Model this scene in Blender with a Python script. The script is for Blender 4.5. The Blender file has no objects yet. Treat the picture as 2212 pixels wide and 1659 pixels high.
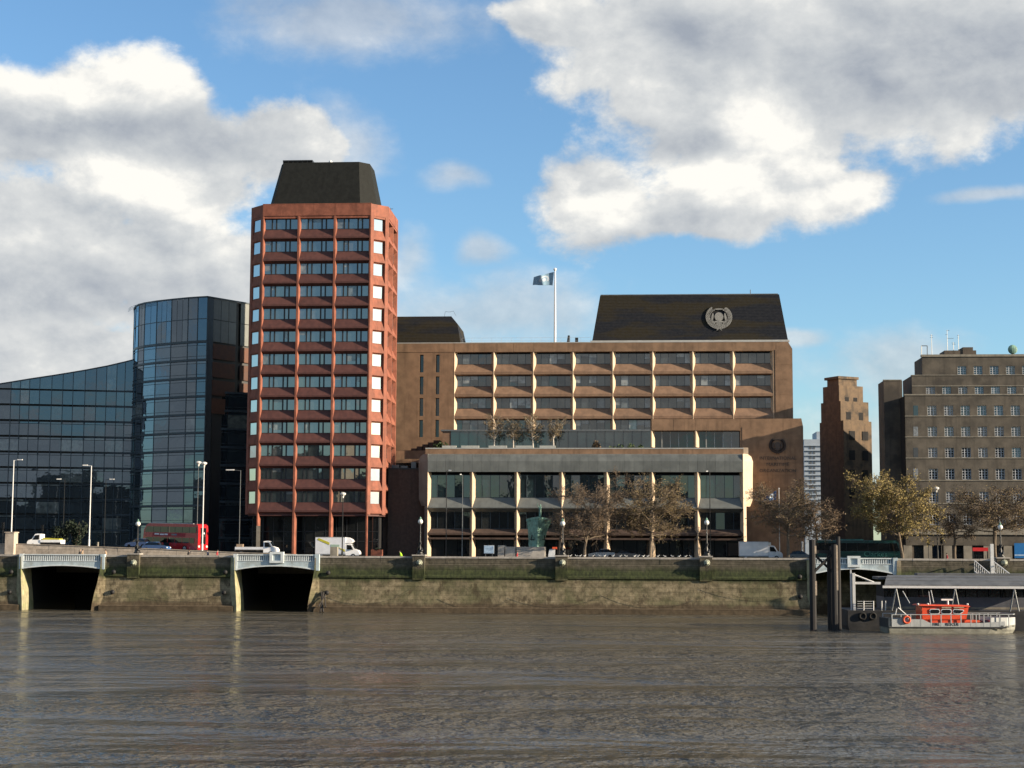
import bpy, bmesh, math, random
from mathutils import Matrix, Vector
R = math.radians
rnd = random.Random(11)
sc = bpy.context.scene
col = sc.collection

# ------------------------------------------------------------------ camera
F = 3508.0                      # focal length in units of a 2212 px wide picture
CZ = 8.9                        # eye height above the river
YAW, PITCH, ROLL = R(4.0), math.atan((1190 - 829.5) / F), R(0.25)
RC = (Matrix.Rotation(YAW, 3, 'Z') @ Matrix.Rotation(R(90) + PITCH, 3, 'X') @ Matrix.Rotation(ROLL, 3, 'Z'))
cam_d = bpy.data.cameras.new('camera')
cam_d.sensor_width = 36.0
cam_d.angle = 2 * math.atan(1106 / F)
cam_d.clip_start, cam_d.clip_end = 0.5, 6000
cam = bpy.data.objects.new('camera', cam_d)
col.objects.link(cam)
cam.matrix_world = Matrix.Translation((0, 0, CZ)) @ RC.to_4x4()
sc.camera = cam

def ray(px, py):
    return RC @ Vector(((px - 1106) / F, -(py - 829.5) / F, -1.0))
def at(px, py, Y):
    """the point of the vertical plane Y = const that lies on this line of sight"""
    d = ray(px, py)
    t = Y / d.y
    return Vector((d.x * t, Y, CZ + d.z * t))

# ------------------------------------------------------------------ sun, sky, exposure
SUN_EL, SUN_AZ = R(15.0), R(12.5)          # azimuth measured from +X towards the camera
SD = Vector((math.cos(SUN_EL) * math.cos(SUN_AZ), -math.cos(SUN_EL) * math.sin(SUN_AZ), math.sin(SUN_EL)))
sun_l = bpy.data.lights.new('sun', 'SUN')
sun_l.energy, sun_l.angle, sun_l.color = 5.0, R(0.5), (1.0, 0.83, 0.62)
sun = bpy.data.objects.new('sun', sun_l)
col.objects.link(sun)
sun.location = (200, -50, 120)
sun.rotation_euler = SD.to_track_quat('Z', 'Y').to_euler()

sc.view_settings.view_transform = 'Standard'
sc.view_settings.look = 'None'
sc.view_settings.exposure = 1.2
sc.view_settings.gamma = 1.0
sc.view_settings.use_curve_mapping = False
sc.cycles.use_denoising = True
sc.cycles.max_bounces = 6
sc.cycles.diffuse_bounces = 2
sc.cycles.glossy_bounces = 3
sc.cycles.transmission_bounces = 4
sc.cycles.caustics_reflective = False
sc.cycles.caustics_refractive = False
sc.cycles.sample_clamp_indirect = 6

SKY = 0.078
CLOUD = 0.44                               # cloud radiance before exposure
world = bpy.data.worlds.new('World')
sc.world = world
world.use_nodes = True
world.cycles.sampling_method = 'MANUAL'
world.cycles.sample_map_resolution = 512
def build_world():
    nt = world.node_tree
    N, L = nt.nodes, nt.links
    N.clear()
    def nd(t, **k):
        n = N.new(t)
        for a, b in k.items():
            setattr(n, a, b)
        return n
    def math_(op, a, b=None, clamp=False):
        n = nd('ShaderNodeMath', operation=op, use_clamp=clamp)
        for i, v in enumerate((a, b)):
            if v is None:
                continue
            if isinstance(v, (int, float)):
                n.inputs[i].default_value = v
            else:
                L.new(v, n.inputs[i])
        return n.outputs[0]
    def sstep(x, lo, hi):
        n = nd('ShaderNodeMapRange', interpolation_type='SMOOTHSTEP')
        L.new(x, n.inputs[0])
        n.inputs[1].default_value, n.inputs[2].default_value = lo, hi
        return n.outputs[0]
    out = nd('ShaderNodeOutputWorld')
    bg = nd('ShaderNodeBackground')
    bg.inputs[1].default_value = SKY
    L.new(bg.outputs[0], out.inputs[0])
    sky = nd('ShaderNodeTexSky', sky_type='NISHITA', sun_disc=False, sun_elevation=SUN_EL)
    sky.sun_rotation = R(90) + SUN_AZ
    sky.altitude, sky.air_density, sky.dust_density, sky.ozone_density = 0, 1.0, 0.4, 2.0
    tc = nd('ShaderNodeTexCoord')
    D = tc.outputs['Generated']
    # cloud shapes wander: a little noise moves the directions they are looked up by
    def noise(vec, scale, detail, rough, off=(0, 0, 0), dist=0.0):
        m = nd('ShaderNodeMapping')
        m.inputs['Scale'].default_value = (1, 1, 1.45)
        m.inputs['Location'].default_value = off
        L.new(vec, m.inputs[0])
        n = nd('ShaderNodeTexNoise')
        n.inputs['Scale'].default_value = scale
        n.inputs['Detail'].default_value = detail
        n.inputs['Roughness'].default_value = rough
        n.inputs['Distortion'].default_value = dist
        L.new(m.outputs[0], n.inputs['Vector'])
        return n
    wob = noise(D, 9, 2, 0.5)
    v1 = nd('ShaderNodeVectorMath', operation='SUBTRACT')
    L.new(wob.outputs['Color'], v1.inputs[0]); v1.inputs[1].default_value = (.5, .5, .5)
    v2 = nd('ShaderNodeVectorMath', operation='MULTIPLY_ADD')
    L.new(v1.outputs[0], v2.inputs[0]); v2.inputs[1].default_value = (.055, .055, .045)
    L.new(D, v2.inputs[2])
    W = v2.outputs[0]
    def blobs(lst):
        cur = None
        for (px, py, rx, ry) in lst:
            c = ray(px, py).normalized()
            s = Vector((F / rx, F / rx, F / ry))
            n = nd('ShaderNodeVectorMath', operation='MULTIPLY_ADD')
            L.new(W, n.inputs[0]); n.inputs[1].default_value = s
            n.inputs[2].default_value = (-c.x * s.x, -c.y * s.y, -c.z * s.z)
            ln = nd('ShaderNodeVectorMath', operation='LENGTH')
            L.new(n.outputs[0], ln.inputs[0])
            cur = ln.outputs['Value'] if cur is None else math_('SMOOTH_MIN', cur, ln.outputs['Value'])
            if cur.node.operation == 'SMOOTH_MIN':
                cur.node.inputs[2].default_value = 0.25
        return math_('SUBTRACT', 1.0, cur)
    dense = blobs([(70, 270, 260, 170), (300, 210, 170, 150), (330, 360, 260, 170), (60, 560, 420, 240), (400, 620, 260, 240),
                   (90, 790, 560, 110), (600, 310, 170, 80),
                   (1470, 110, 340, 200), (2020, 110, 520, 230), (1600, 310, 300, 190), (1290, 430, 190, 125),
                   (1760, 420, 190, 75), (1480, 470, 270, 80), (1220, 40, 150, 90)])
    thin = blobs([(760, 50, 360, 120), (740, 300, 110, 90), (960, 390, 110, 45), (1035, 515, 75, 45), (870, 560, 80, 90),
                  (1000, 690, 420, 130), (1950, 810, 210, 100), (1765, 735, 60, 25), (2150, 445, 140, 25), (1900, 960, 300, 160)])
    fbm = noise(D, 14, 9, 0.61, dist=0.1)
    big = noise(D, 2.6, 3, 0.5, off=(3.1, 1.7, 5.2))
    # the same cover of cumulus goes on outside the picture
    fr = blobs([(1106, 560, 1900, 1250)])
    outside = math_('MULTIPLY', math_('SUBTRACT', big.outputs[0], 0.485), 5.0)
    outside = math_('SUBTRACT', outside, math_('MULTIPLY', sstep(fr, -0.1, 0.35), 9.0))
    f0 = math_('SUBTRACT', fbm.outputs[0], 0.5)
    a1 = sstep(math_('ADD', math_('MAXIMUM', dense, outside), math_('MULTIPLY', f0, 1.5)), 0.0, 0.33)
    a2 = math_('MULTIPLY', sstep(math_('ADD', thin, math_('MULTIPLY', f0, 1.6)), -0.05, 0.75), 0.62)
    sepd = nd('ShaderNodeSeparateXYZ'); L.new(D, sepd.inputs[0])
    alpha = math_('MULTIPLY', math_('MAXIMUM', a1, a2), sstep(sepd.outputs[2], -0.02, 0.03))
    # lit and shaded sides: compare the cloud mass here with that a little way towards the sun
    def shifted(k):
        n = nd('ShaderNodeVectorMath', operation='ADD')
        L.new(D, n.inputs[0]); n.inputs[1].default_value = (k * .6, 0, k * .75)
        return n.outputs[0]
    lit_n = noise(shifted(0.013), 14, 6, 0.58, dist=0.1)
    lit = math_('SUBTRACT', fbm.outputs[0], lit_n.outputs[0])
    shade = blobs([(150, 265, 330, 62), (390, 285, 170, 75), (90, 640, 360, 90), (1980, 150, 400, 130), (1300, 530, 260, 40),
                   (680, 30, 260, 90), (1560, 60, 160, 60), (1480, 300, 90, 50), (470, 420, 90, 60), (1035, 520, 90, 60)])
    bright = blobs([(300, 130, 160, 70), (100, 170, 190, 60), (1640, 270, 110, 80), (1570, 350, 200, 60), (500, 440, 140, 60), (300, 390, 160, 60),
                    (1300, 440, 140, 60), (1800, 430, 130, 40)])
    core = sstep(math_('MAXIMUM', dense, outside), 0.05, 0.95)
    val = math_('ADD', 0.68, math_('MULTIPLY', lit, 1.3))
    val = math_('SUBTRACT', val, math_('MULTIPLY', sstep(math_('ADD', shade, math_('MULTIPLY', f0, 1.1)), -0.15, 0.75), 0.24))
    val = math_('ADD', val, math_('MULTIPLY', sstep(math_('ADD', bright, math_('MULTIPLY', f0, 1.3)), -0.55, 0.95), 0.40))
    val = math_('SUBTRACT', val, math_('MULTIPLY', core, 0.05), clamp=True)
    ramp = nd('ShaderNodeValToRGB')
    e = ramp.color_ramp.elements
    e[0].position, e[0].color = 0.18, (.36, .40, .465, 1)
    e[1].position, e[1].color = 0.98, (1.0, .98, .92, 1)
    k = e.new(0.5); k.color = (.55, .58, .61, 1)
    k = e.new(0.74); k.color = (.72, .735, .735, 1)
    L.new(val, ramp.inputs[0])
    # forward scattering: clouds towards the sun are brighter
    dp = nd('ShaderNodeVectorMath', operation='DOT_PRODUCT')
    L.new(D, dp.inputs[0]); dp.inputs[1].default_value = SD
    dpm = math_('MAXIMUM', dp.outputs['Value'], 0.0)
    glow = math_('ADD', math_('MULTIPLY', math_('POWER', dpm, 6.0), 0.9), math_('MULTIPLY', math_('POWER', dpm, 50.0), 5.0))
    gain = math_('MULTIPLY', math_('ADD', 1.0, glow), CLOUD / SKY)
    cl = nd('ShaderNodeVectorMath', operation='SCALE')
    L.new(ramp.outputs[0], cl.inputs[0]); L.new(gain, cl.inputs['Scale'])
    skyc = nd('ShaderNodeVectorMath', operation='MULTIPLY')
    L.new(sky.outputs[0], skyc.inputs[0]); skyc.inputs[1].default_value = SKYTINT
    mx = nd('ShaderNodeMix', data_type='RGBA')
    L.new(alpha, mx.inputs[0]); L.new(skyc.outputs[0], mx.inputs[6]); L.new(cl.outputs[0], mx.inputs[7])
    L.new(mx.outputs[2], bg.inputs[0])
SKYTINT = (.79, .985, 1.13)
build_world()

# ------------------------------------------------------------------ materials
MATS = {}
def new_mat(name):
    m = bpy.data.materials.new(name)
    m.use_nodes = True
    MATS[name] = m
    m.node_tree.nodes.clear()
    return m, m.node_tree.nodes, m.node_tree.links
def rgb(c):
    return (c[0], c[1], c[2], 1.0)
def mixcol(N, L, fac, a, b, mode='MIX'):
    n = N.new('ShaderNodeMix'); n.data_type = 'RGBA'; n.blend_type = mode
    for i, v in ((0, fac), (6, a), (7, b)):
        if isinstance(v, (int, float)):
            n.inputs[i].default_value = v
        elif isinstance(v, tuple):
            n.inputs[i].default_value = rgb(v)
        else:
            L.new(v, n.inputs[i])
    return n.outputs[2]
def noise_n(N, L, vec, scale, detail=4, rough=.55, stretch=(1, 1, 1)):
    m = N.new('ShaderNodeMapping'); m.inputs['Scale'].default_value = stretch
    L.new(vec, m.inputs[0])
    n = N.new('ShaderNodeTexNoise')
    n.inputs['Scale'].default_value = scale
    n.inputs['Detail'].default_value = detail
    n.inputs['Roughness'].default_value = rough
    L.new(m.outputs[0], n.inputs['Vector'])
    return n.outputs[0]
def maprange(N, L, x, a, b, c=0.0, d=1.0, smooth=True):
    n = N.new('ShaderNodeMapRange')
    n.interpolation_type = 'SMOOTHSTEP' if smooth else 'LINEAR'
    L.new(x, n.inputs[0])
    for i, v in enumerate((a, b, c, d)):
        n.inputs[i + 1].default_value = v
    return n.outputs[0]
ALBEDO = 0.80
def mat(name, c, rough=.75, var=.18, scale=1.2, metal=0.0, spec=.4, streak=0.0, stain=None, stain_amt=.5, objvar=0.0, bump=0.0, bscale=20, coat=0.0):
    """one colour broken up by fine and coarse noise, rain streaks, stains of their own shape and piece-to-piece variation"""
    m, N, L = new_mat(name)
    geo = N.new('ShaderNodeNewGeometry'); P = geo.outputs['Position']
    n1 = noise_n(N, L, P, scale, 6, .6)
    f1 = maprange(N, L, n1, .3, .7, 0, 1)
    c = tuple(x * ALBEDO for x in c)
    if stain: stain = tuple(x * ALBEDO for x in stain)
    lo = tuple(x * (1 - var) for x in c); hi = tuple(min(1, x * (1 + var)) for x in c)
    cc = mixcol(N, L, f1, lo, hi)
    if streak:
        n2 = noise_n(N, L, P, 1.0, 4, .6, (1.6, 1.6, .12))
        cc = mixcol(N, L, maprange(N, L, n2, .5, .75, 0, streak), cc, tuple(x * .35 for x in c))
    if stain:
        n3 = noise_n(N, L, P, scale * .35, 5, .62)
        cc = mixcol(N, L, maprange(N, L, n3, .48, .66, 0, stain_amt), cc, stain)
    if objvar:
        oi = N.new('ShaderNodeObjectInfo')
        v = maprange(N, L, oi.outputs['Random'], 0, 1, 1 - objvar, 1 + objvar, False)
        s = N.new('ShaderNodeVectorMath'); s.operation = 'SCALE'
        L.new(cc, s.inputs[0]); L.new(v, s.inputs['Scale'])
        cc = s.outputs[0]
    b = N.new('ShaderNodeBsdfPrincipled')
    L.new(cc, b.inputs['Base Color'])
    b.inputs['Metallic'].default_value = metal
    b.inputs['Specular IOR Level'].default_value = spec
    b.inputs['Coat Weight'].default_value = coat
    L.new(maprange(N, L, n1, .2, .8, max(.02, rough - .08), min(1, rough + .08)), b.inputs['Roughness'])
    if bump:
        n4 = noise_n(N, L, P, bscale, 3, .6)
        bp = N.new('ShaderNodeBump'); bp.inputs['Strength'].default_value = bump; bp.inputs['Distance'].default_value = .05
        L.new(n4, bp.inputs['Height']); L.new(bp.outputs[0], b.inputs['Normal'])
    o = N.new('ShaderNodeOutputMaterial')
    L.new(b.outputs[0], o.inputs[0])
    return m
def glass(name, stops, ior=2.4, tint=(.95, .96, .93), rough=.02, wob=.005):
    """window glass: a dark room or a blind behind it (differs from pane to pane) under a mirror coat"""
    m, N, L = new_mat(name)
    geo = N.new('ShaderNodeNewGeometry'); P = geo.outputs['Position']
    oi = N.new('ShaderNodeObjectInfo')
    cr = N.new('ShaderNodeValToRGB'); cr.color_ramp.interpolation = 'CONSTANT'
    e = cr.color_ramp.elements
    e[0].position, e[0].color = stops[0][0], rgb(stops[0][1])
    e[1].position, e[1].color = stops[1][0], rgb(stops[1][1])
    for p, c in stops[2:]:
        k = e.new(p); k.color = rgb(c)
    L.new(oi.outputs['Random'], cr.inputs[0])
    nn = noise_n(N, L, P, 1.3, 3)
    cc = mixcol(N, L, maprange(N, L, nn, .35, .7, 0, .6), cr.outputs[0], (.008, .010, .012))
    d = N.new('ShaderNodeBsdfDiffuse'); L.new(cc, d.inputs[0])
    g = N.new('ShaderNodeBsdfGlossy'); g.inputs[0].default_value = rgb(tint); g.inputs['Roughness'].default_value = rough
    n2 = noise_n(N, L, P, .55, 2)
    bp = N.new('ShaderNodeBump'); bp.inputs['Strength'].default_value = 1.0; bp.inputs['Distance'].default_value = wob
    L.new(n2, bp.inputs['Height']); L.new(bp.outputs[0], g.inputs['Normal'])
    fr = N.new('ShaderNodeFresnel'); fr.inputs[0].default_value = ior
    mx = N.new('ShaderNodeMixShader')
    L.new(fr.outputs[0], mx.inputs[0]); L.new(d.outputs[0], mx.inputs[1]); L.new(g.outputs[0], mx.inputs[2])
    o = N.new('ShaderNodeOutputMaterial'); L.new(mx.outputs[0], o.inputs[0])
    return m

mat('tower_red', (.262, .094, .060), .75, .24, .8, spec=.25, streak=.5, bump=.15, bscale=6)
mat('tower_spandrel', (.095, .036, .030), .7, .2, 1.5, objvar=.08, streak=.3)
mat('tower_roof', (.018, .0195, .0185), .8, .2, 1.5, streak=.3, spec=.12)
mat('brown_stone', (.255, .160, .100), .8, .20, .6, spec=.25, objvar=.07, streak=.4, bump=.15, bscale=5)
mat('brown_panel', (.245, .152, .097), .8, .18, 1.0, objvar=.07, streak=.3)
mat('sunlit_stone', (.60, .46, .32), .6, .10, 1.2)  # pale copy of the brown stone; sunlight is put into the colour
mat('grey_metal', (.155, .165, .155), .5, .12, .8, metal=.1, objvar=.14, streak=.3)
mat('pale_metal', (.46, .46, .44), .5, .1, 1)
mat('dark_frame', (.022, .024, .026), .5, .15, 2)
mat('dark_room', (.012, .012, .013), .9, .2, 1)
mat('dark_brick', (.085, .055, .042), .85, .25, 2, streak=.4, bump=.2)
mat('slate', (.030, .031, .037), .7, .3, 1.2)
mat('blue_frame', (.055, .070, .082), .45, .15, 1.5, metal=.4)
mat('terracotta', (.11, .045, .025), .7, .2, 1.5, objvar=.25)
mat('portland', (.115, .099, .078), .85, .3, .55, streak=.6, stain=(.045, .040, .034), stain_amt=.8, bump=.2, bscale=4)
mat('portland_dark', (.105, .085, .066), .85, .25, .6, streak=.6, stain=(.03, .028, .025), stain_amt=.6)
mat('portland_trim', (.26, .235, .19), .8, .2, 1, streak=.5)
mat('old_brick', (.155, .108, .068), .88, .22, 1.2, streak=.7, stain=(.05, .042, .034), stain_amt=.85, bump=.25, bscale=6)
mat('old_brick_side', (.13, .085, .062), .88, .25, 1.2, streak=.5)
mat('white_paint', (.80, .80, .78), .4, .05, 2)
mat('white_frame', (.62, .64, .66), .5, .08, 2)
mat('pale_blue_paint', (.50, .60, .64), .5, .10, 1.5, streak=.45, stain=(.30, .31, .27), stain_amt=.5)
mat('pale_blue_white', (.70, .76, .77), .5, .08, 1.5, streak=.3)
mat('tower_block_pale', (.40, .46, .52), .7, .08, .5)
mat('lamp_black', (.018, .019, .020), .4, .2, 3)
mat('lamp_grey', (.20, .21, .21), .4, .1, 3, metal=.5)
mat('lamp_white', (.74, .74, .72), .4, .06, 3)
mat('globe', (.82, .81, .76), .2, .05, 3)
mat('bronze_green', (.20, .36, .28), .65, .3, 2.5, stain=(.05, .10, .085), stain_amt=.6)
mat('ramp_stone', (.46, .39, .315), .85, .18, 1.5, objvar=.12, streak=.3)
mat('plinth_stone', (.40, .37, .33), .8, .15, 1.5, objvar=.1)
mat('asphalt', (.05, .05, .052), .9, .2, 1.5)
mat('paving', (.22, .205, .185), .85, .2, 1.2)
mat('ground_soil', (.10, .095, .085), .95, .2, .05)
mat('kerb', (.28, .27, .25), .85, .15, 2)
mat('road_paint', (.75, .75, .72), .6, .1, 3)
mat('bus_red', (.42, .014, .018), .25, .08, 2, coat=.5)
mat('truck_white', (1.0, 1.0, 1.0), .35, .05, 1, streak=.15)
mat('van_grey', (.80, .82, .86), .4, .06, 1)
mat('yellow_print', (.55, .50, .05), .5, .1, 2)
mat('green_print', (.38, .50, .40), .5, .1, 2)
mat('coach_green', (.005, .042, .039), .25, .1, 1, coat=.5)
mat('coach_stripe', (.05, .19, .165), .3, .1, 1)
mat('car_blue', (.06, .14, .32), .2, .08, 2, coat=.6)
mat('car_black', (.012, .013, .015), .2, .1, 2, coat=.6)
mat('car_silver', (.42, .43, .44), .25, .08, 2, metal=.5)
mat('tyre', (.015, .015, .015), .9, .2, 4)
mat('wheel_rim', (.35, .35, .36), .4, .1, 4, metal=.6)
mat('headlight', (.85, .83, .76), .15, .05, 4)
mat('red_lamp', (.55, .02, .02), .3, .05, 4)
mat('boat_red', (.70, .080, .028), .35, .08, 2, coat=.3)
mat('boat_grey', (.40, .42, .42), .5, .12, 1.2, streak=.4)
mat('boat_hull', (.24, .24, .20), .6, .25, 1.2, streak=.3, stain=(.10, .085, .055), stain_amt=.5)
mat('life_orange', (.72, .10, .03), .6, .1, 4)
mat('pile_timber', (.022, .021, .022), .85, .35, 2, streak=.5)
mat('pile_sunlit', (.55, .44, .33), .8, .2, 3, streak=.3)
mat('pontoon_dark', (.020, .021, .023), .7, .4, 1.2, stain=(.10, .09, .075), stain_amt=.25)
mat('pontoon_panel', (.10, .105, .125), .55, .15, 1)
mat('roof_grey', (.125, .13, .135), .6, .2, .8, streak=.4)
mat('blue_sign', (.02, .16, .42), .4, .06, 3)
mat('pale_sign', (.38, .52, .68), .5, .2, 2.5)
mat('red_sign', (.60, .03, .03), .4, .05, 3)
mat('hi_vis', (.45, .85, .03), .7, .05, 8)
mat('flag_blue', (.24, .38, .50), .8, .12, 2)
mat('flag_white', (.55, .62, .68), .8, .1, 2)
mat('emblem_grey', (.235, .232, .215), .7, .15, 2)
mat('emblem_dark', (.075, .058, .050), .7, .15, 2)
mat('bark', (.16, .125, .09), .9, .3, 3)
mat('birch_bark', (.55, .50, .43), .85, .2, 5)
mat('twig', (.17, .13, .095), .9, .3, 2)
mat('leaf_brown', (.15, .098, .052), .8, .45, 1.6)
mat('leaf_olive', (.17, .125, .055), .8, .4, 1.2)
mat('leaf_yellow', (.26, .20, .065), .8, .4, 1.2)
mat('leaf_green', (.045, .075, .025), .8, .4, 2)
mat('leaf_dark', (.018, .030, .016), .8, .4, 2)
mat('planter', (.42, .43, .40), .7, .1, 2)
mat('gull_white', (.75, .75, .74), .7, .05, 4)
mat('gull_grey', (.35, .37, .40), .7, .05, 4)
mat('skin', (.50, .32, .24), .6, .08, 8)
mat('cloth_black', (.015, .016, .020), .85, .2, 6)
mat('cloth_red', (.35, .04, .05), .85, .15, 6)
mat('cloth_navy', (.03, .04, .08), .85, .15, 6)
mat('cloth_tan', (.35, .26, .18), .85, .15, 6)
mat('hair', (.05, .033, .022), .7, .2, 10)
mat('iron_black', (.012, .012, .013), .7, .3, 4)
mat('chain_rust', (.085, .068, .045), .85, .3, 6)
mat('lion_pale', (.33, .35, .27), .75, .35, 5)
mat('dock_shade', (.010, .011, .010), .9, .3, 2)  # near-black standing in for the shade deep inside the docks
mat('timber_old', (.045, .040, .036), .9, .4, 3)

glass('glass_tower', [(0, (.030, .040, .042)), (.7, (.05, .06, .062)), (.9, (.085, .09, .09))], 2.9)
glass('glass_corner', [(0, (.03, .04, .042)), (.9, (.05, .06, .06))], 4.5)
glass('glass_office', [(0, (.012, .016, .018)), (.62, (.03, .04, .045)), (.84, (.10, .12, .13)), (.96, (.30, .32, .32))], 2.0)
glass('glass_blind', [(0, (.16, .18, .185)), (.6, (.24, .26, .26))], 2.0)
glass('glass_hall', [(0, (.010, .022, .026)), (.8, (.016, .030, .034))], 1.95)
glass('glass_base', [(0, (.010, .011, .012)), (.8, (.022, .024, .024))], 1.7)
glass('glass_blue', [(0, (.020, .026, .030)), (.55, (.03, .038, .042)), (.8, (.055, .066, .066)), (.93, (.13, .14, .125))], 2.1, (.66, .82, 1.0))
glass('glass_small', [(0, (.012, .014, .016)), (.8, (.05, .055, .06)), (.93, (.2, .21, .22))], 1.9)
glass('glass_vehicle', [(0, (.008, .009, .010)), (.8, (.012, .013, .014))], 1.6)

def slate_material():
    m, N, L = new_mat('slate_mossy')       # courses of dark slate under drifting mossy bands
    geo = N.new('ShaderNodeNewGeometry'); P = geo.outputs['Position']
    w = noise_n(N, L, P, .22, 4, .55, (.28, 1, 1.5))
    f = maprange(N, L, w, .44, .56)
    n = noise_n(N, L, P, 2.2, 4)
    a = mixcol(N, L, f, (.009, .011, .016), (.022, .018, .010))
    a = mixcol(N, L, maprange(N, L, n, .3, .7, 0, .35), a, (.030, .030, .032))
    wv = N.new('ShaderNodeTexWave'); wv.wave_type = 'BANDS'; wv.bands_direction = 'Z'
    wv.inputs['Scale'].default_value = 1.1; L.new(P, wv.inputs['Vector'])
    b = N.new('ShaderNodeBsdfPrincipled'); L.new(a, b.inputs['Base Color']); b.inputs['Roughness'].default_value = .8; b.inputs['Specular IOR Level'].default_value = .15
    bp = N.new('ShaderNodeBump'); bp.inputs['Strength'].default_value = .5; bp.inputs['Distance'].default_value = .06
    L.new(wv.outputs[1], bp.inputs['Height']); L.new(bp.outputs[0], b.inputs['Normal'])
    o = N.new('ShaderNodeOutputMaterial'); L.new(b.outputs[0], o.inputs[0])
slate_material()

def wall_material():
    m, N, L = new_mat('river_wall_stone')  # granite with weed above the tide line, lime wash and rust patches, mud at the foot
    geo = N.new('ShaderNodeNewGeometry'); P = geo.outputs['Position']
    sep = N.new('ShaderNodeSeparateXYZ'); L.new(P, sep.inputs[0])
    z0 = sep.outputs[2]
    nz = noise_n(N, L, P, .45, 5, .62, (1, 1, .8))
    def add(a, b, k):
        n = N.new('ShaderNodeMath'); n.operation = 'MULTIPLY_ADD'
        L.new(b, n.inputs[0]); n.inputs[1].default_value = k; L.new(a, n.inputs[2])
        return n.outputs[0]
    z = add(z0, nz, 1.6)           # noise mean .5 shifts z by about .8
    n1 = noise_n(N, L, P, 1.4, 6, .62)
    n2 = noise_n(N, L, P, .28, 5, .6, (1, 1, .7))
    n3 = noise_n(N, L, P, 3.2, 4, .6, (1, 1, .35))
    base = mixcol(N, L, maprange(N, L, n1, .3, .7), (.105, .086, .050), (.26, .215, .135))
    base = mixcol(N, L, maprange(N, L, n2, .44, .64, 0, .62), base, (.085, .088, .040))
    rust = noise_n(N, L, P, .5, 5, .65, (1, 1, .6))
    base = mixcol(N, L, maprange(N, L, rust, .55, .63, 0, .7), base, (.055, .041, .023))
    weed = mixcol(N, L, maprange(N, L, n3, .35, .7), (.022, .028, .011), (.055, .068, .023))
    base = mixcol(N, L, maprange(N, L, z, 5.0, 5.9), base, weed)
    stone = mixcol(N, L, maprange(N, L, n1, .3, .7), (.058, .052, .036), (.115, .100, .074))
    base = mixcol(N, L, maprange(N, L, z, 6.6, 7.9), base, stone)
    mud = mixcol(N, L, maprange(N, L, n1, .3, .7), (.060, .044, .026), (.105, .078, .048))
    base = mixcol(N, L, maprange(N, L, z, 2.5, 1.8), base, mud)
    base = mixcol(N, L, maprange(N, L, n3, .55, .8, 0, .5), base, (.035, .030, .022))
    br = N.new('ShaderNodeTexBrick'); br.inputs['Scale'].default_value = 1.0
    mp = N.new('ShaderNodeMapping'); mp.inputs['Rotation'].default_value = (R(90), 0, 0)
    L.new(P, mp.inputs[0]); L.new(mp.outputs[0], br.inputs['Vector'])
    br.inputs['Brick Width'].default_value = 1.9; br.inputs['Row Height'].default_value = .62; br.inputs['Mortar Size'].default_value = .022
    br.inputs['Color1'].default_value = (.78, .78, .78, 1); br.inputs['Color2'].default_value = (1.15, 1.15, 1.15, 1); br.inputs['Mortar'].default_value = (.45, .45, .45, 1)
    base = mixcol(N, L, .8, base, br.outputs[0], 'MULTIPLY')
    b = N.new('ShaderNodeBsdfPrincipled'); L.new(base, b.inputs['Base Color'])
    b.inputs['Roughness'].default_value = .82; b.inputs['Specular IOR Level'].default_value = .3
    bp = N.new('ShaderNodeBump'); bp.inputs['Strength'].default_value = .6; bp.inputs['Distance'].default_value = .08
    L.new(n1, bp.inputs['Height']); L.new(bp.outputs[0], b.inputs['Normal'])
    o = N.new('ShaderNodeOutputMaterial'); L.new(b.outputs[0], o.inputs[0])
wall_material()
mat('lime_stone', (.36, .33, .20), .85, .25, 1.2, streak=.5, stain=(.20, .24, .09), stain_amt=.6)

def water_material():
    m, N, L = new_mat('river_water')
    geo = N.new('ShaderNodeNewGeometry'); P = geo.outputs['Position']
    calm = noise_n(N, L, P, .075, 3, .55, (.28, 1, 1))
    a = noise_n(N, L, P, .19, 3, .55, (.9, 1, 1))
    b_ = noise_n(N, L, P, .62, 3, .6, (1.0, 1, 1))
    c_ = noise_n(N, L, P, 1.9, 2, .6, (1.2, 1, 1))
    big = noise_n(N, L, P, .022, 3, .55, (.6, 1.2, 1))
    def mth(op, x, y):
        n = N.new('ShaderNodeMath'); n.operation = op
        for i, v in enumerate((x, y)):
            if isinstance(v, (int, float)): n.inputs[i].default_value = v
            else: L.new(v, n.inputs[i])
        return n.outputs[0]
    amp = mth('MULTIPLY', maprange(N, L, calm, .34, .64, .35, 1.6), maprange(N, L, big, .36, .62, .45, 1.25))
    h = mth('MULTIPLY', mth('ADD', mth('ADD', mth('MULTIPLY', a, 1.6), mth('MULTIPLY', b_, .9)), mth('MULTIPLY', c_, .35)), amp)
    bp = N.new('ShaderNodeBump'); bp.inputs['Strength'].default_value = 1.0; bp.inputs['Distance'].default_value = .85
    L.new(h, bp.inputs['Height'])
    b = N.new('ShaderNodeBsdfPrincipled')
    n1 = noise_n(N, L, P, .06, 3, .5)
    L.new(mixcol(N, L, n1, (.068, .061, .046), (.096, .087, .066)), b.inputs['Base Color'])
    b.inputs['Roughness'].default_value = .16
    b.inputs['IOR'].default_value = 1.33
    L.new(bp.outputs[0], b.inputs['Normal'])
    o = N.new('ShaderNodeOutputMaterial'); L.new(b.outputs[0], o.inputs[0])
water_material()

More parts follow.
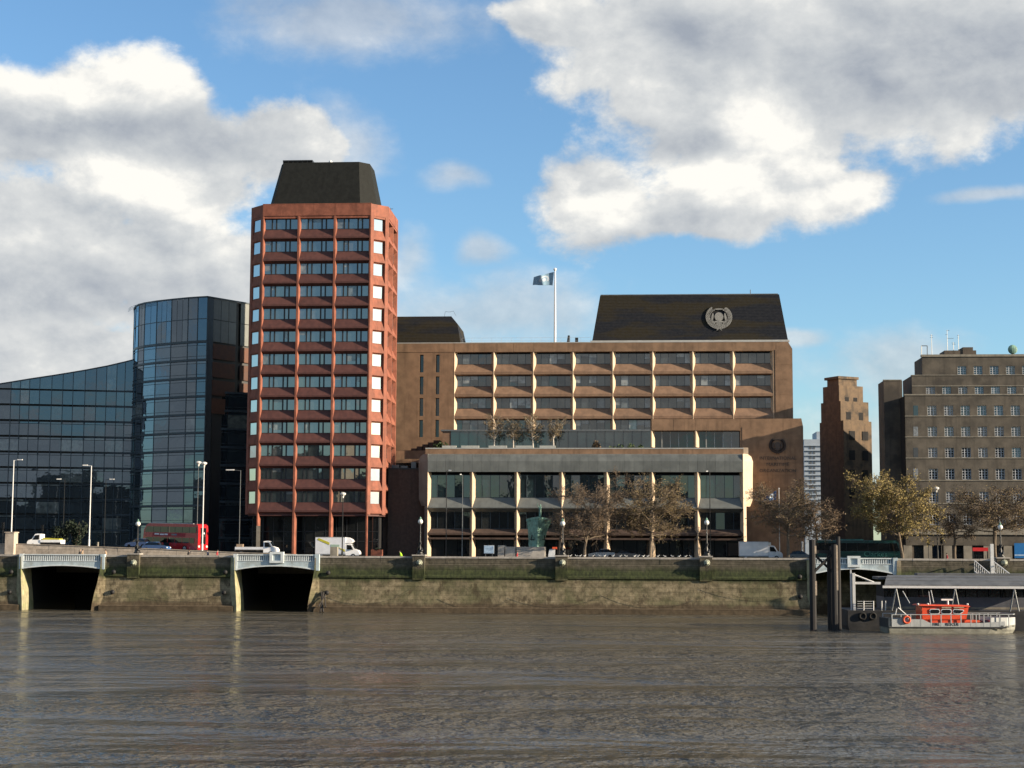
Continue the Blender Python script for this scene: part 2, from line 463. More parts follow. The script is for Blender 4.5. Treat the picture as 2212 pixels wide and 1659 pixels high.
# ------------------------------------------------------------------ mesh helpers
WP = {}                                   # world position of each parent
class MB:
    def __init__(s):
        s.v, s.f, s.m, s.cur = [], [], [], 0
    def add(s, vs, fs):
        b = len(s.v)
        s.v += [tuple(x) for x in vs]
        for q in fs:
            s.f.append(tuple(b + i for i in q)); s.m.append(s.cur)
        return s
    def box(s, x0, x1, y0, y1, z0, z1):
        return s.add([(x, y, z) for z in (z0, z1) for y in (y0, y1) for x in (x0, x1)],
                     [(0, 2, 3, 1), (4, 5, 7, 6), (0, 1, 5, 4), (2, 6, 7, 3), (0, 4, 6, 2), (1, 3, 7, 5)])
    def loft(s, rings, caps=True):
        n = len(rings[0]); vs = [p for r in rings for p in r]; fs = []
        for k in range(len(rings) - 1):
            for i in range(n):
                j = (i + 1) % n
                fs.append((k * n + i, k * n + j, (k + 1) * n + j, (k + 1) * n + i))
        if caps:
            fs.append(tuple(range(n - 1, -1, -1))); fs.append(tuple((len(rings) - 1) * n + i for i in range(n)))
        return s.add(vs, fs)
    def prism(s, pts, z0, z1, top=None):
        top = top or pts
        return s.loft([[(x, y, z0) for x, y in pts], [(x, y, z1) for x, y in top]])
    def prof_x(s, prof, x0, x1):           # (y, z) outline drawn out along x
        return s.loft([[(x0, y, z) for y, z in prof], [(x1, y, z) for y, z in prof]])
    def prof_y(s, prof, y0, y1):           # (x, z) outline drawn out along y
        return s.loft([[(x, y0, z) for x, z in prof], [(x, y1, z) for x, z in prof]])
    def tube(s, a, b, r0, r1=None, n=6, caps=True):
        a, b = Vector(a), Vector(b); r1 = r0 if r1 is None else r1
        d = (b - a)
        if d.length < 1e-6: return s
        d.normalize()
        u = d.orthogonal().normalized(); w = d.cross(u)
        cs = [(math.cos(2 * math.pi * i / n), math.sin(2 * math.pi * i / n)) for i in range(n)]
        return s.loft([[a + (u * c + w * q) * r0 for c, q in cs], [b + (u * c + w * q) * r1 for c, q in cs]], caps)
    def bar(s, a, b, w, h=None):           # square bar
        return s.tube(a, b, w * .7071, None, 4)
    def path(s, pts, r, n=6):
        for a, b in zip(pts, pts[1:]):
            s.tube(a, b, r, r, n)
        return s
    def lathe(s, prof, c=(0, 0, 0), n=12):
        rings = [[(c[0] + r * math.cos(2 * math.pi * i / n), c[1] + r * math.sin(2 * math.pi * i / n), c[2] + z) for i in range(n)] for r, z in prof]
        return s.loft(rings)
    def ball(s, c, rx, ry=None, rz=None, n=10, k=6):
        ry = ry or rx; rz = rz or rx
        rings = []
        for j in range(k + 1):
            t = math.pi * (.02 + .96 * j / k)
            rings.append([(c[0] + rx * math.sin(t) * math.cos(2 * math.pi * i / n), c[1] + ry * math.sin(t) * math.sin(2 * math.pi * i / n), c[2] - rz * math.cos(t)) for i in range(n)])
        return s.loft(rings)
    def torus(s, c, r, t, axis='Y', n=18, k=8):
        rings = []
        for i in range(n + 1):
            a = 2 * math.pi * i / n; rg = []
            for j in range(k):
                b = 2 * math.pi * j / k; q = r + t * math.cos(b); h = t * math.sin(b)
                p = {'Y': (q * math.cos(a), h, q * math.sin(a)), 'X': (h, q * math.cos(a), q * math.sin(a)), 'Z': (q * math.cos(a), q * math.sin(a), h)}[axis]
                rg.append((c[0] + p[0], c[1] + p[1], c[2] + p[2]))
            rings.append(rg)
        return s.loft(rings, False)
    def mesh(s, name, mats, off=(0, 0, 0), fix=True, smooth=False):
        me = bpy.data.meshes.new(name)
        me.from_pydata([(x - off[0], y - off[1], z - off[2]) for x, y, z in s.v], [], s.f)
        for q in ([mats] if isinstance(mats, str) else mats):
            me.materials.append(MATS[q])
        if max(s.m, default=0):
            me.polygons.foreach_set('material_index', s.m)
        if fix:
            b = bmesh.new(); b.from_mesh(me)
            bmesh.ops.recalc_face_normals(b, faces=b.faces)
            b.to_mesh(me); b.free()
        if smooth:
            me.polygons.foreach_set('use_smooth', [True] * len(me.polygons))
        me.update()
        return me
    def build(s, name, mats, parent=None, origin=None, fix=True, smooth=False):
        """one mesh object; coordinates are those of the parent's frame (world for buildings)"""
        off = WP.get(parent.name, (0, 0, 0)) if parent else (origin or (0, 0, 0))
        o = bpy.data.objects.new(name, s.mesh(name, mats, off, fix, smooth))
        col.objects.link(o)
        if parent:
            o.parent = parent; WP[o.name] = off
        else:
            o.location = off; WP[o.name] = tuple(off)
        return o
def place(name, me, parent, loc, rz=0.0, rx=0.0, ry=0.0):
    """a copy of a shared mesh as a part; loc in the frame of the building"""
    o = bpy.data.objects.new(name, me)
    col.objects.link(o)
    w = WP.get(parent.name, (0, 0, 0)) if parent else (0, 0, 0)
    if parent: o.parent = parent
    o.location = (loc[0] - w[0], loc[1] - w[1], loc[2] - w[2])
    o.rotation_euler = (rx, ry, rz)
    WP[o.name] = (0, 0, 0) if (rz or rx or ry) else tuple(loc)
    return o
def tag(o, label=None, cat=None, group=None, kind=None):
    for k, v in (('label', label), ('category', cat), ('group', group), ('kind', kind)):
        if v: o[k] = v
    return o
def thing(name, label, cat, loc=(0, 0, 0), group=None):
    o = bpy.data.objects.new(name, None)
    o.empty_display_size = .5
    col.objects.link(o)
    o.location = loc
    WP[o.name] = tuple(loc)
    return tag(o, label, cat, group)
def local_thing(name, label, cat, group=None):
    o = thing(name, label, cat, (0, 0, 0), group)
    return o
def move(o, loc, rz=0.0, ry=0.0, s=1.0):
    o.location = loc; o.rotation_euler = (0, ry, rz); o.scale = (s, s, s)
    return o
def copy_tree(o, label=None, parent=None):
    c = o.copy(); col.objects.link(c)
    if parent: c.parent = parent
    if label: c['label'] = label
    for ch in list(o.children):
        copy_tree(ch, None, c)
    return c
def text_mesh(s, size, material, extrude=.012):
    cu = bpy.data.curves.new('lettering', 'FONT')
    cu.body, cu.size, cu.extrude, cu.align_x, cu.align_y = s, size, extrude, 'CENTER', 'CENTER'
    cu.resolution_u = 2
    ob = bpy.data.objects.new('lettering', cu); col.objects.link(ob)
    dg = bpy.context.evaluated_depsgraph_get()
    me = bpy.data.meshes.new_from_object(ob.evaluated_get(dg))
    bpy.data.objects.remove(ob); bpy.data.curves.remove(cu)
    me.materials.clear(); me.materials.append(MATS[material])
    return me
TXT = {k: text_mesh(*k) for k in [
    ('INTERNATIONAL', 1.05, 'emblem_dark'), ('MARITIME', 1.05, 'emblem_dark'), ('ORGANIZATION', 1.05, 'emblem_dark'),
    ('FIRE', .44, 'dark_frame'), ('RESCUE', .44, 'dark_frame'), ('Clarkes', 1.15, 'coach_stripe'),
    ('LONDON', .5, 'white_frame'), ('RED', .42, 'white_frame')] if k[0] != 'LONDON' and k[0] != 'RED'}
# ================================================================== the setting
GZ, PZ = 7.75, 7.1                        # levels of the road and of the lower riverside walk
def base_z(Y): return PZ if Y < 249.4 else GZ
def structure(name, mb, m):
    return tag(mb.build(name, m), kind='structure')
YW = 235.0                                # face of the river wall
structure('ground', MB().box(-3000, 3000, 262, 4000, GZ - 3, GZ + .004), 'ground_soil')
structure('promenade', MB().box(-400, 400, YW + .5, 249.3, PZ - .25, PZ), 'paving')
structure('road', MB().box(-400, 400, 249.45, 258.0, GZ - 2.5, GZ - .13), 'asphalt')
structure('kerb', MB().box(-400, 400, 249.3, 249.45, GZ - 2.5, GZ + .004), 'kerb')
structure('pavement', MB().box(-400, 400, 258.0, 262.0, GZ - 2.5, GZ + .002), 'paving')
mk = MB()
for i in range(-30, 31):
    mk.box(i * 6.0 - 1.0, i * 6.0 + 1.0, 253.6, 253.7, GZ - .13, GZ - .125)
tag(mk.build('lane_markings', 'road_paint'), kind='structure')
structure('river', MB().add([(-1500, -2, 0), (1500, -2, 0), (1500, YW + 3, 0), (-1500, YW + 3, 0)], [(0, 1, 2, 3)]), 'river_water')
structure('near_bank', MB().box(-1500, 1500, -900, -2, -2, GZ), 'paving')
# the town along the near bank, behind the viewer: it is what the lower windows opposite mirror
nb_ = MB(); rb_ = random.Random(5)
x = -420.0
while x < 420:
    w, h = rb_.uniform(18, 46), rb_.uniform(16, 38)
    nb_.box(x, x + w - 1.5, -95 - rb_.uniform(0, 12), -70 + rb_.uniform(0, 6), GZ, GZ + h)
    x += w
structure('near_bank_terraces', nb_, 'portland_trim')

# ramp up to the bridge, on the left
rx0, rx1 = at(-150, 1170, 247).x, at(640, 1195, 247).x
def ramp_z(x):
    t = (x - rx0) / (rx1 - rx0)
    return GZ + .05 + (1 - max(0, min(1, t))) * 1.75
rp = MB()
xs = [rx0 - 200] + [rx0 + (rx1 - rx0) * i / 12 for i in range(13)]
rings = [[(x, 247.2, PZ - .5), (x, 261.5, PZ - .5), (x, 261.5, ramp_z(x)), (x, 247.2, ramp_z(x))] for x in xs]
structure('ramp_road', rp.loft(rings), 'asphalt')

def inset(pts, d):
    n = len(pts); out = []
    for i in range(n):
        p0, p1, p2 = Vector(pts[i - 1]), Vector(pts[i]), Vector(pts[(i + 1) % n])
        a = (p1 - p0).normalized(); b = (p2 - p1).normalized()
        na, nb = Vector((-a.y, a.x)), Vector((-b.y, b.x))
        k = (na + nb); k = k / max(1e-6, k.dot(na))
        q = p1 + k * d
        out.append((q.x, q.y))
    return out                              # for counter-clockwise outlines this moves inwards

def sub(name, me, parent, loc, rx=0.0, ry=0.0, rz=0.0):
    o = bpy.data.objects.new(name, me); col.objects.link(o)
    o.parent = parent; o.location = loc; o.rotation_euler = (rx, ry, rz)
    return o
def facade(root, O, ang, bw, nb, heads, wh, pitch, d, slope_h, lip, panes, m_sp, m_fin, m_glass,
           fin=(.17, .28), pier=(.3, .28), z_top=None, z_bot=None, frame='dark_frame', spandrels=True, last=True, tilt=.35, skip=(), blinds=0.0):
    """bays of recessed windows between splayed fins; local x along the front, y inwards"""
    u = Vector((math.cos(ang), math.sin(ang), 0)); inn = Vector((-math.sin(ang), math.cos(ang), 0))
    O = Vector(O); W = Vector(WP[root.name])
    ww = bw - .04
    sp = MB(); x0, x1 = -bw / 2 + .01, bw / 2 - .01
    low = pitch - wh
    sp.prof_x([(d + .25, 0), (d, 0), (0, -slope_h), (0, -slope_h - lip), (d, -low), (d + .25, -low)], x0, x1)
    sp_me = sp.mesh('spandrel', m_sp)
    fr = MB(); lim = [-ww / 2 + ww * a for ab in panes for a in ab]
    for a, b in zip([-ww / 2] + lim[1::2], lim[0::2] + [ww / 2]):
        a2, b2 = (a, b) if b - a > .05 else ((a + b) / 2 - .025, (a + b) / 2 + .025)
        fr.box(a2, b2, -.05, .06, 0, wh)
    fr.box(-ww / 2, ww / 2, -.045, .055, 0, .06).box(-ww / 2, ww / 2, -.045, .055, wh - .06, wh)
    fr_me = fr.mesh('window', frame)
    pm = {}
    for a, b in panes:
        w = round((b - a) * ww, 3)
        if w not in pm:
            pm[w] = MB().box(-w / 2, w / 2, -.012, .012, -wh / 2 + .03, wh / 2 - .03).mesh('pane', m_glass)
    for r, zh in enumerate(heads):
        for b in range(nb):
            if (r, b) in skip: continue
            c = O + u * (bw * (b + .5)) - W
            zs = zh - wh
            if spandrels and (last or r < len(heads) - 1):
                sub('spandrel', sp_me, root, (c.x, c.y, zs - W.z), rz=ang)
            p = c + inn * d
            w = sub('window', fr_me, root, (p.x, p.y, zs - W.z), rz=ang)
            for a, q in panes:
                wd = round((q - a) * ww, 3)
                sub('pane', pm[wd], w, (-ww / 2 + ww * (a + q) / 2, .02, wh / 2), rx=R(rnd.gauss(0, tilt)), rz=R(rnd.gauss(0, tilt)))
                if rnd.random() < blinds:
                    f = rnd.choice((.25, .35, .5, .5, .7, .95))
                    if (wd, f) not in pm:
                        pm[(wd, f)] = MB().box(-wd / 2 + .02, wd / 2 - .02, 0, .006, -f * (wh - .08), 0).mesh('blind', 'glass_blind')
                    sub('blind', pm[(wd, f)], w, (-ww / 2 + ww * (a + q) / 2, -.008, wh - .05))
    zt = z_top if z_top is not None else heads[0]
    zb = z_bot if z_bot is not None else heads[-1] - pitch
    h = zt - zb
    a, b = fin
    mid = MB().prism([(-a, -.03), (a, -.03), (a + b, d + .2), (-a - b, d + .2)], 0, h).mesh('fin', m_fin)
    for i in range(nb + 1):
        s = O + u * (bw * i) - W
        if i == 0 or i == nb:
            w, q = pier
            pts = [(0, -.02), (w, -.02), (w + q, d + .2), (0, d + .2)] if i == 0 else [(-w, -.02), (0, -.02), (0, d + .2), (-w - q, d + .2)]
            me = MB().prism(pts, 0, h).mesh('pier', m_fin)
            sub('pier', me, root, (s.x, s.y, zb - W.z), rz=ang)
        else:
            sub('fin', mid, root, (s.x, s.y, zb - W.z), rz=ang)

# ================================================================== red tower
YT = 264.0
tx0, tx1 = at(561.5, 780, YT).x, at(797.5, 780, YT).x
tz = lambda y: at(685, y, YT).z
tower = thing('office_tower', 'tall red octagonal office tower with a dark sloping top, beside the road', 'tower', ((tx0 + tx1) / 2, YT + 8, GZ))
c_, sd_ = 2.55, 11.5
octo = [(tx0, YT), (tx1, YT), (tx1 + c_, YT + c_), (tx1 + c_, YT + c_ + sd_), (tx1, YT + 2 * c_ + sd_), (tx0, YT + 2 * c_ + sd_), (tx0 - c_, YT + c_ + sd_), (tx0 - c_, YT + c_)]
heads = [tz(470.7) - (tz(470.7) - tz(1061)) / 12 * k for k in range(13)]
tp = heads[0] - heads[1]
twh = tp * .475
TD = .62
zbase = heads[-1] - tp
MB().prism(inset(octo, TD + .12), zbase + .2, heads[0] + .6).build('core', 'dark_room', tower)
par = MB().prism(octo, heads[0] + .35, tz(441))
par.build('parapet', 'tower_red', tower)
for i in range(6):
    w = (tx1 - tx0) / 6; x = tx0 + w * i
    MB().box(x + .012, x + w - .012, YT - .045, YT + .01, heads[0] + .40, tz(441) - .03).build('parapet_panel', 'tower_red', tower)
ov = MB().prof_x([(-.06, 0), (.4, 0), (.4, .12), (-.06, .12)], tx0 - .02, tx1 + .02)
ov.v = [(x, y + YT, z + tz(441)) for x, y, z in ov.v]
ov.build('coping', 'tower_red', tower)
hd = MB().prism(inset(octo, .06), heads[0] - .02, heads[0] + .35); hd.build('lintel', 'tower_red', tower)
WPAT = [(.0, .225), (.265, .345), (.385, .61), (.65, .73), (.77, 1.0)]
bw = (tx1 - tx0) / 3
facade(tower, (tx0, YT, 0), 0, bw, 3, heads, twh, tp, TD, tp * .35, tp * .075, WPAT, 'tower_spandrel', 'tower_red', 'glass_tower',
       fin=(.16, .22), pier=(.18, .24), z_top=heads[0] + .36, z_bot=GZ, blinds=.16)
cw = c_ * math.sqrt(2)
for ang, O, rec in ((R(45), (tx1, YT, 0), .4), (R(-45), (tx0 - c_, YT + c_, 0), .14)):
    facade(tower, O, ang, cw, 1, heads, twh * 1.14, tp, rec, tp * .33, tp * .08, [(.22, .78)], 'tower_red', 'tower_red', 'glass_corner',
           pier=(.62, .10), z_top=heads[0] + .36, z_bot=zbase, frame='tower_red', tilt=.5)
facade(tower, (tx1 + c_, YT + c_, 0), R(90), sd_ / 2, 2, heads, twh, tp, .6, tp * .35, tp * .08, [(.05, .45), (.55, .95)], 'tower_red', 'tower_red', 'glass_tower',
       pier=(.5, .2), z_top=heads[0] + .36, z_bot=zbase)
# ground storey: set back glazing behind the columns
g0 = YT + 3.2
MB().prism(inset(octo, .4), zbase - .25, zbase + .25).build('soffit', 'tower_spandrel', tower)
n = 12
for i in range(n):
    x = tx0 - 1.4 + (tx1 - tx0 + 2.8) * (i + .5) / n; w = (tx1 - tx0 + 2.8) / n
    o = MB().box(x - w / 2 + .05, x + w / 2 - .05, g0, g0 + .04, GZ, zbase - .3).build('lobby_pane', 'glass_base', tower)
fr = MB()
for i in range(n + 1):
    x = tx0 - 1.4 + (tx1 - tx0 + 2.8) * i / n
    fr.box(x - .06, x + .06, g0 - .06, g0 + .1, GZ, zbase - .25)
for z in (GZ + 2.6, GZ + 4.2):
    fr.box(tx0 - 1.4, tx1 + 1.4, g0 - .05, g0 + .09, z - .05, z + .05)
fr.build('lobby_frame', 'dark_frame', tower)
MB().box(tx0 - 1.5, tx1 + 1.5, g0 + .3, g0 + 9, GZ, zbase - .2).build('lobby_room', 'dark_room', tower)
for sx, ang in ((tx1 + .0, 45), (tx0 - c_, -45)):
    p = MB().box(.25, cw - .25, .6, .9, GZ, zbase - .2)
    o = p.build('lobby_wall', 'dark_brick', tower)
    o.location = (sx - WP[tower.name][0], (YT if ang > 0 else YT + c_) - WP[tower.name][1], -GZ); o.rotation_euler.z = R(ang)
# white sign plate low on one column
MB().box(tx0 + .0, tx0 + .62, YT - .12, YT - .06, at(560, 1190, YT).z - .8, at(560, 1136, YT).z).build('sign_plate', 'portland_trim', tower)
# sloping top
zf0, zf1 = tz(441) + .1, at(690, 350.5, YT + 3.2).z
b0, b1 = at(584, 441, YT + 1.2).x, at(778, 441, YT + 1.2).x
t0, t1 = at(613, 350, YT + 3).x, at(775, 350, YT + 3).x
cb = 2.6
def octg(x0, x1, y0, y1, c):
    return [(x0, y0), (x1, y0), (x1 + c, y0 + c), (x1 + c, y1 - c), (x1, y1), (x0, y1), (x0 - c * .45, y1 - c), (x0 - c * .45, y0 + c)]
base_o = octg(b0 + .4, b1, YT + 1.2, YT + 13.2, cb)
top_o = octg(t0, t1, YT + 3.2, YT + 11.5, cb * .62)
MB().prism(base_o, zf0 - .15, zf1, top_o).build('sloping_roof', 'tower_roof', tower)
bx0, bx1 = at(611, 347, YT + 4).x, at(675, 347, YT + 4).x
pl = MB().box(bx0, bx1, YT + 4, YT + 7, zf1 + .42, zf1 + .62)
for i in range(7):
    x = bx0 + (bx1 - bx0 - .12) * i / 6
    pl.box(x, x + .12, YT + 4.1, YT + 4.2, zf1, zf1 + .42)
pl.box(bx0, bx0 + .15, YT + 4.2, YT + 6.9, zf1, zf1 + .42).box(bx1 - .15, bx1, YT + 4.2, YT + 6.9, zf1, zf1 + .42)
pl.build('plant_screen', 'dark_frame', tower)
x = at(714, 346, YT + 5).x
MB().lathe([(.34, 0), (.36, .3), (.26, .62), (.02, .78)], (x, YT + 5, zf1)).build('radome', 'white_paint', tower)
for px in (752, 775, 790):
    x = at(px, 350, YT + 6).x
    MB().lathe([(.3, 0), (.3, .12), (.18, .24), (.02, .28)], (x, YT + 6, zf1)).build('roof_cowl', 'white_frame', tower)
ax = at(838, 440, YT + 6).x; az = tz(441)
an = MB().tube((ax, YT + 6, az), (ax, YT + 6, az + .7), .05)
an.tube((ax - 1.2, YT + 6, az + .35), (ax + .9, YT + 6, az + .35), .04)
for i in range(4):
    an.tube((ax - 1 + i * .5, YT + 6, az + .1), (ax - 1 + i * .5, YT + 6, az + .6), .035)
an.build('aerial', 'dark_frame', tower)

# ================================================================== maritime offices: the long brown block
YM = 284.0
mx0, mx1 = at(981, 830, YM).x, at(1671, 830, YM).x
mz = lambda y: at(1320, y, YM).z
main = thing('brown_office_block', 'long brown stone office block with rows of recessed windows and a dark slate roof', 'building', ((mx0 + mx1) / 2, YM + 10, GZ))
mh = [mz(762.5), mz(810.6), mz(858.6), mz(906.4)]
mp = (mh[0] - mh[3]) / 3
mwh = mp * .47
mbw = (mx1 - mx0) / 8
MD = .82
ex0 = at(800, 830, YM).x
P5 = [(.01, .195), (.205, .395), (.405, .595), (.605, .795), (.805, .99)]
facade(main, (mx0, YM, 0), 0, mbw, 8, mh, mwh, mp, MD, mp * .36, mp * .12, P5, 'brown_panel', 'sunlit_stone', 'glass_office',
       fin=(.05, .52), pier=(.05, .5), z_top=mh[0] + .25, z_bot=GZ + 12, frame='blue_frame', skip={(3, b) for b in (5, 6, 7)}, blinds=.3)
MB().box(mx0 + .1, mx1 - .1, YM + MD + .3, YM + 22, GZ, mh[0] + .4).build('core', 'dark_room', main)
zt = mz(740)
MB().box(ex0, mx1 + .02, YM, YM + 22.0, mh[0] + .22, zt).build('parapet', 'brown_stone', main)
MB().box(ex0, mx1 + 1.5, YM - .06, YM + .5, zt, zt + .14).build('coping', 'pale_metal', main)
# left wall with two columns of slots
slots = [(at(906.7, 780, YM).x, at(915, 780, YM).x), (at(941.5, 780, YM).x, at(949.5, 780, YM).x)]
cuts = [ex0] + [v for s in slots for v in s] + [mx0]
wl = MB()
for a, b in zip(cuts[0::2], cuts[1::2]):
    wl.box(a, b, YM + .002, YM + 1.2, GZ + 8, mh[0] + .22)
rows = [(764.6, 803), (812, 851), (859, 898), (906.5, 944)]
zz = [mh[0] + .22] + [v for r in rows for v in (mz(r[0]), mz(r[1]))] + [GZ + 8]
for (a, b) in slots:
    for k in range(0, len(zz), 2):
        wl.box(a, b, YM + .002, YM + 1.2, zz[k + 1], zz[k]) if zz[k] - zz[k + 1] > .02 else None
wl.build('wall', 'brown_stone', main)
for (a, b) in slots:
    for r in rows:
        MB().box(a, b, YM + .75, YM + .8, mz(r[1]), mz(r[0])).build('slot_window', 'glass_base', main)
# right end wall, its outer top corner cut off
xr = at(1712.5, 830, YM).x
MB().prof_y([(mx1, GZ), (xr, GZ), (xr, mz(755)), (at(1702, 738, YM).x, zt), (mx1, zt)], YM - .003, YM + 21).build('end_wall', 'brown_stone', main)
def cladding(root, x0, x1, z0, z1, y, nx, nz, m, name='cladding_panel'):
    """stone panels with open joints on a flat wall; y is the face of the panels"""
    w, h = (x1 - x0) / nx, (z1 - z0) / nz
    me = MB().box(-w / 2 + .014, w / 2 - .014, 0, .05, -h / 2 + .012, h / 2 - .012).mesh(name, m)
    W = WP[root.name]
    for i in range(nx):
        for j in range(nz):
            sub(name, me, root, (x0 + w * (i + .5) - W[0], y + rnd.uniform(-.006, .006) - W[1], z0 + h * (j + .5) - W[2]), rx=R(rnd.gauss(0, .1)), rz=R(rnd.gauss(0, .15)))
cladding(main, mx0, mx1, mh[0] + .26, zt - .03, YM - .06, 16, 1, 'brown_stone')
cladding(main, ex0 + 3, mx0 - .02, mh[0] + .26, zt - .03, YM - .06, 4, 1, 'brown_stone')
cladding(main, mx1 + .3, xr - .4, GZ + 12.5, mz(757), YM - .065, 1, 9, 'brown_stone')
# railing along the roof
ra, rb = at(998, 737, YM + 1).x, at(1276, 737, YM + 1).x
rl = MB().tube((ra, YM + 1, zt + 1.05), (rb, YM + 1, zt + 1.05), .02, n=4).tube((ra, YM + 1, zt + .55), (rb, YM + 1, zt + .55), .015, n=4)
for i in range(14):
    x = ra + (rb - ra) * i / 13
    rl.tube((x, YM + 1, zt), (x, YM + 1, zt + 1.05), .02, n=4)
rl.build('roof_railing', 'pale_metal', main)
# slate roofs
def roof_block(pts_base, pts_top, y0, y1, lean, z0, z1, name):
    (bx0, bx1), (tx0_, tx1_) = pts_base, pts_top
    lo = [(bx0, y0), (bx1, y0), (bx1, y1), (bx0, y1)]
    hi = [(tx0_, y0 + lean), (tx1_, y0 + lean), (tx1_, y1 - lean), (tx0_, y1 - lean)]
    return MB().prism(lo, z0, z1, hi).build(name, 'slate_mossy', main)
LEAN = 2.2
yb = YM + 1.5
rz1 = at(1490, 637, yb + LEAN).z
roof_block((at(1278, 736, yb).x, at(1703.5, 737, yb).x), (at(1296.5, 638.5, yb + LEAN).x, at(1683, 635.5, yb + LEAN).x), yb, yb + 17, LEAN, zt - .1, rz1, 'slate_roof')
MB().box(at(1278, 736, yb).x - .2, at(1703.5, 737, yb).x + .1, yb - .5, yb + .3, zt + .14, zt + .5).build('roof_gutter', 'pale_metal', main)
MB().box(at(1297, 638, yb).x, at(1683, 636, yb).x, yb + LEAN, yb + LEAN + .3, rz1, rz1 + .15).build('roof_ridge', 'roof_grey', main)
x = at(1621, 634, yb + 3).x; MB().tube((x, yb + 3, rz1), (x, yb + 3, rz1 + 1), .06).build('roof_vent', 'dark_frame', main)
l0 = at(780, 737, yb).x
hz = at(930, 683.5, yb + 2).z; mzr = at(988, 699, yb + 1).z
lp = [(at(995.5, 737, yb).x, zt), (at(988, 699, yb + 1).x, mzr), (at(975, 683.5, yb + 2).x, hz)]
MB().loft([[(l0, yb, zt - .1), (lp[0][0], yb, zt - .1), (lp[0][0], yb + 14, zt - .1), (l0, yb + 14, zt - .1)],
           [(l0, yb + 1.2, mzr), (lp[1][0], yb + 1.2, mzr), (lp[1][0], yb + 12, mzr), (l0, yb + 12, mzr)],
           [(l0, yb + 2, hz), (lp[2][0], yb + 2, hz), (lp[2][0], yb + 11, hz), (l0, yb + 11, hz)]]).build('slate_roof', 'slate_mossy', main)
g = at(963, 683, yb + 4); wv = MB()
for a, b in (((960, 683), (962, 673)), ((962, 673), (970, 674)), ((970, 674), (980, 672)), ((980, 672), (985, 683))):
    wv.tube(at(*a, yb + 4), at(*b, yb + 4), .03, n=4)
wv.build('roof_hoop', 'lamp_grey', main)
for (xa, xb, ya, yb_) in ((1225, 1239, 724, 737), (1241, 1250, 729, 737)):
    a, b = at(xa, yb_, YM + 1.4), at(xb, ya, YM + 1.4)
    m_ = MB().box(a.x, b.x, YM + 1.4, YM + 2.2, zt, zt + .3)
    m_.tube((a.x + .2, YM + 1.8, zt + .3), (a.x + .3, YM + 1.8, b.z), .28, .2, 7) if xa == 1225 else m_.box(a.x + .1, b.x - .1, YM + 1.5, YM + 2.1, zt + .3, b.z)
    m_.build('roof_unit', 'dark_frame', main)
# wreath emblem on the slate roof
def emblem(cx, cz, y0, lean_k, rr, material, parent, name, full=True):
    """laurel branches round a globe and bars, built flat on the slope"""
    def P(u, v, out=0.0):  # pale strip paints in the sunlight on the pile's right side
        return (cx + u * rr, y0 + lean_k * (v * rr) - .12 - out, cz + v * rr)
    m_ = MB()
    def blob(u, v, a, b, ang, n=8, th=.10):
        ring0, ring1 = [], []
        for i in range(n):
            t = 2 * math.pi * i / n
            p, q = a * math.cos(t), b * math.sin(t)
            uu, vv = u + p * math.cos(ang) - q * math.sin(ang), v + p * math.sin(ang) + q * math.cos(ang)
            ring0.append(P(uu, vv, 0)); ring1.append(P(uu, vv, th))
        m_.loft([ring0, ring1])
    for s in (-1, 1):
        for k in range(15):
            t = R(-84 + k * 9.6); r_ = .86
            u, v = s * r_ * math.cos(t) * .98, r_ * math.sin(t) * .92
            tang = math.atan2(math.cos(t), -s * math.sin(t))
            for side in (-.26, .26):
                blob(u + .09 * math.copysign(1, side) * math.cos(t) * s, v + .09 * math.copysign(1, side) * math.sin(t), .155, .075, tang + side * 1.5)
        blob(s * .50, -.02, .085, .36, s * R(8), 10)
        blob(s * .46, .56, .17, .07, 0, 8)
        blob(s * .10, -.99, .16, .03, -s * R(38), 6)
    blob(0, .02, .34, .36, 0, 16, .14)
    blob(0, .64, .36, .055, 0, 10)
    blob(0, -.38, .44, .085, 0, 10); blob(0, -.55, .26, .06, 0, 10)
    for s in (-1, 1):
        blob(s * .42, -.42, .20, .08, s * R(50), 8)
    return m_.build(name, material, parent)
ec = at(1553, 685, yb + 1.1)
emblem(ec.x, ec.z, yb + (ec.z - zt) / (rz1 - zt) * LEAN, LEAN / (rz1 - zt), 28 / 12.2, 'emblem_grey', main, 'wreath_emblem')

# projecting lower right part
YB = 279.0
bz = lambda y: at(1560, y, YB).z
bxa, bxb = at(1407, 945, YB).x, at(1599, 945, YB).x
bxc = at(1736, 1000, YB).x
MB().box(bxa, bxb, YB, YB + 4.9, bz(930.5), bz(905)).build('projecting_band', 'brown_stone', main)
MB().prof_y([(bxb, GZ), (bxc, GZ), (bxc, bz(922)), (at(1731, 904, YB).x, bz(904)), (bxb, bz(905))], YB - .002, YB + 20).build('projecting_wall', 'brown_stone', main)
for k in range(2):
    a = bxa + (bxb - bxa) * k / 2; b = bxa + (bxb - bxa) * (k + 1) / 2
    MB().prism([(a - .06, YB), (a + .12, YB), (a + .62, YB + 1), (a - .3, YB + 1)], bz(966), bz(930.5)).build('fin', 'sunlit_stone', main)
    for j in range(5):
        c = a + .4 + (b - a - .4) * j / 5; w = (b - a - .4) / 5
        MB().box(c + .05, c + w - .05, YB + 1.2, YB + 1.24, bz(966), bz(930.5)).build('pane', 'glass_hall' if (k == 1 and j > 2) else 'glass_base', main)
        MB().box(c - .05, c + .05, YB + 1.1, YB + 1.25, bz(966), bz(930.5)).build('mullion', 'pale_metal', main)
MB().box(bxa, bxb, YB + 1.4, YB + 4.8, bz(985), bz(931)).build('room', 'dark_room', main)
cladding(main, bxa + .05, bxb - .05, bz(930) + .05, bz(905.5), YB - .055, 8, 1, 'brown_stone')
cladding(main, bxb + .3, bxc - .25, GZ + 8, bz(923), YB - .058, 4, 7, 'brown_stone')
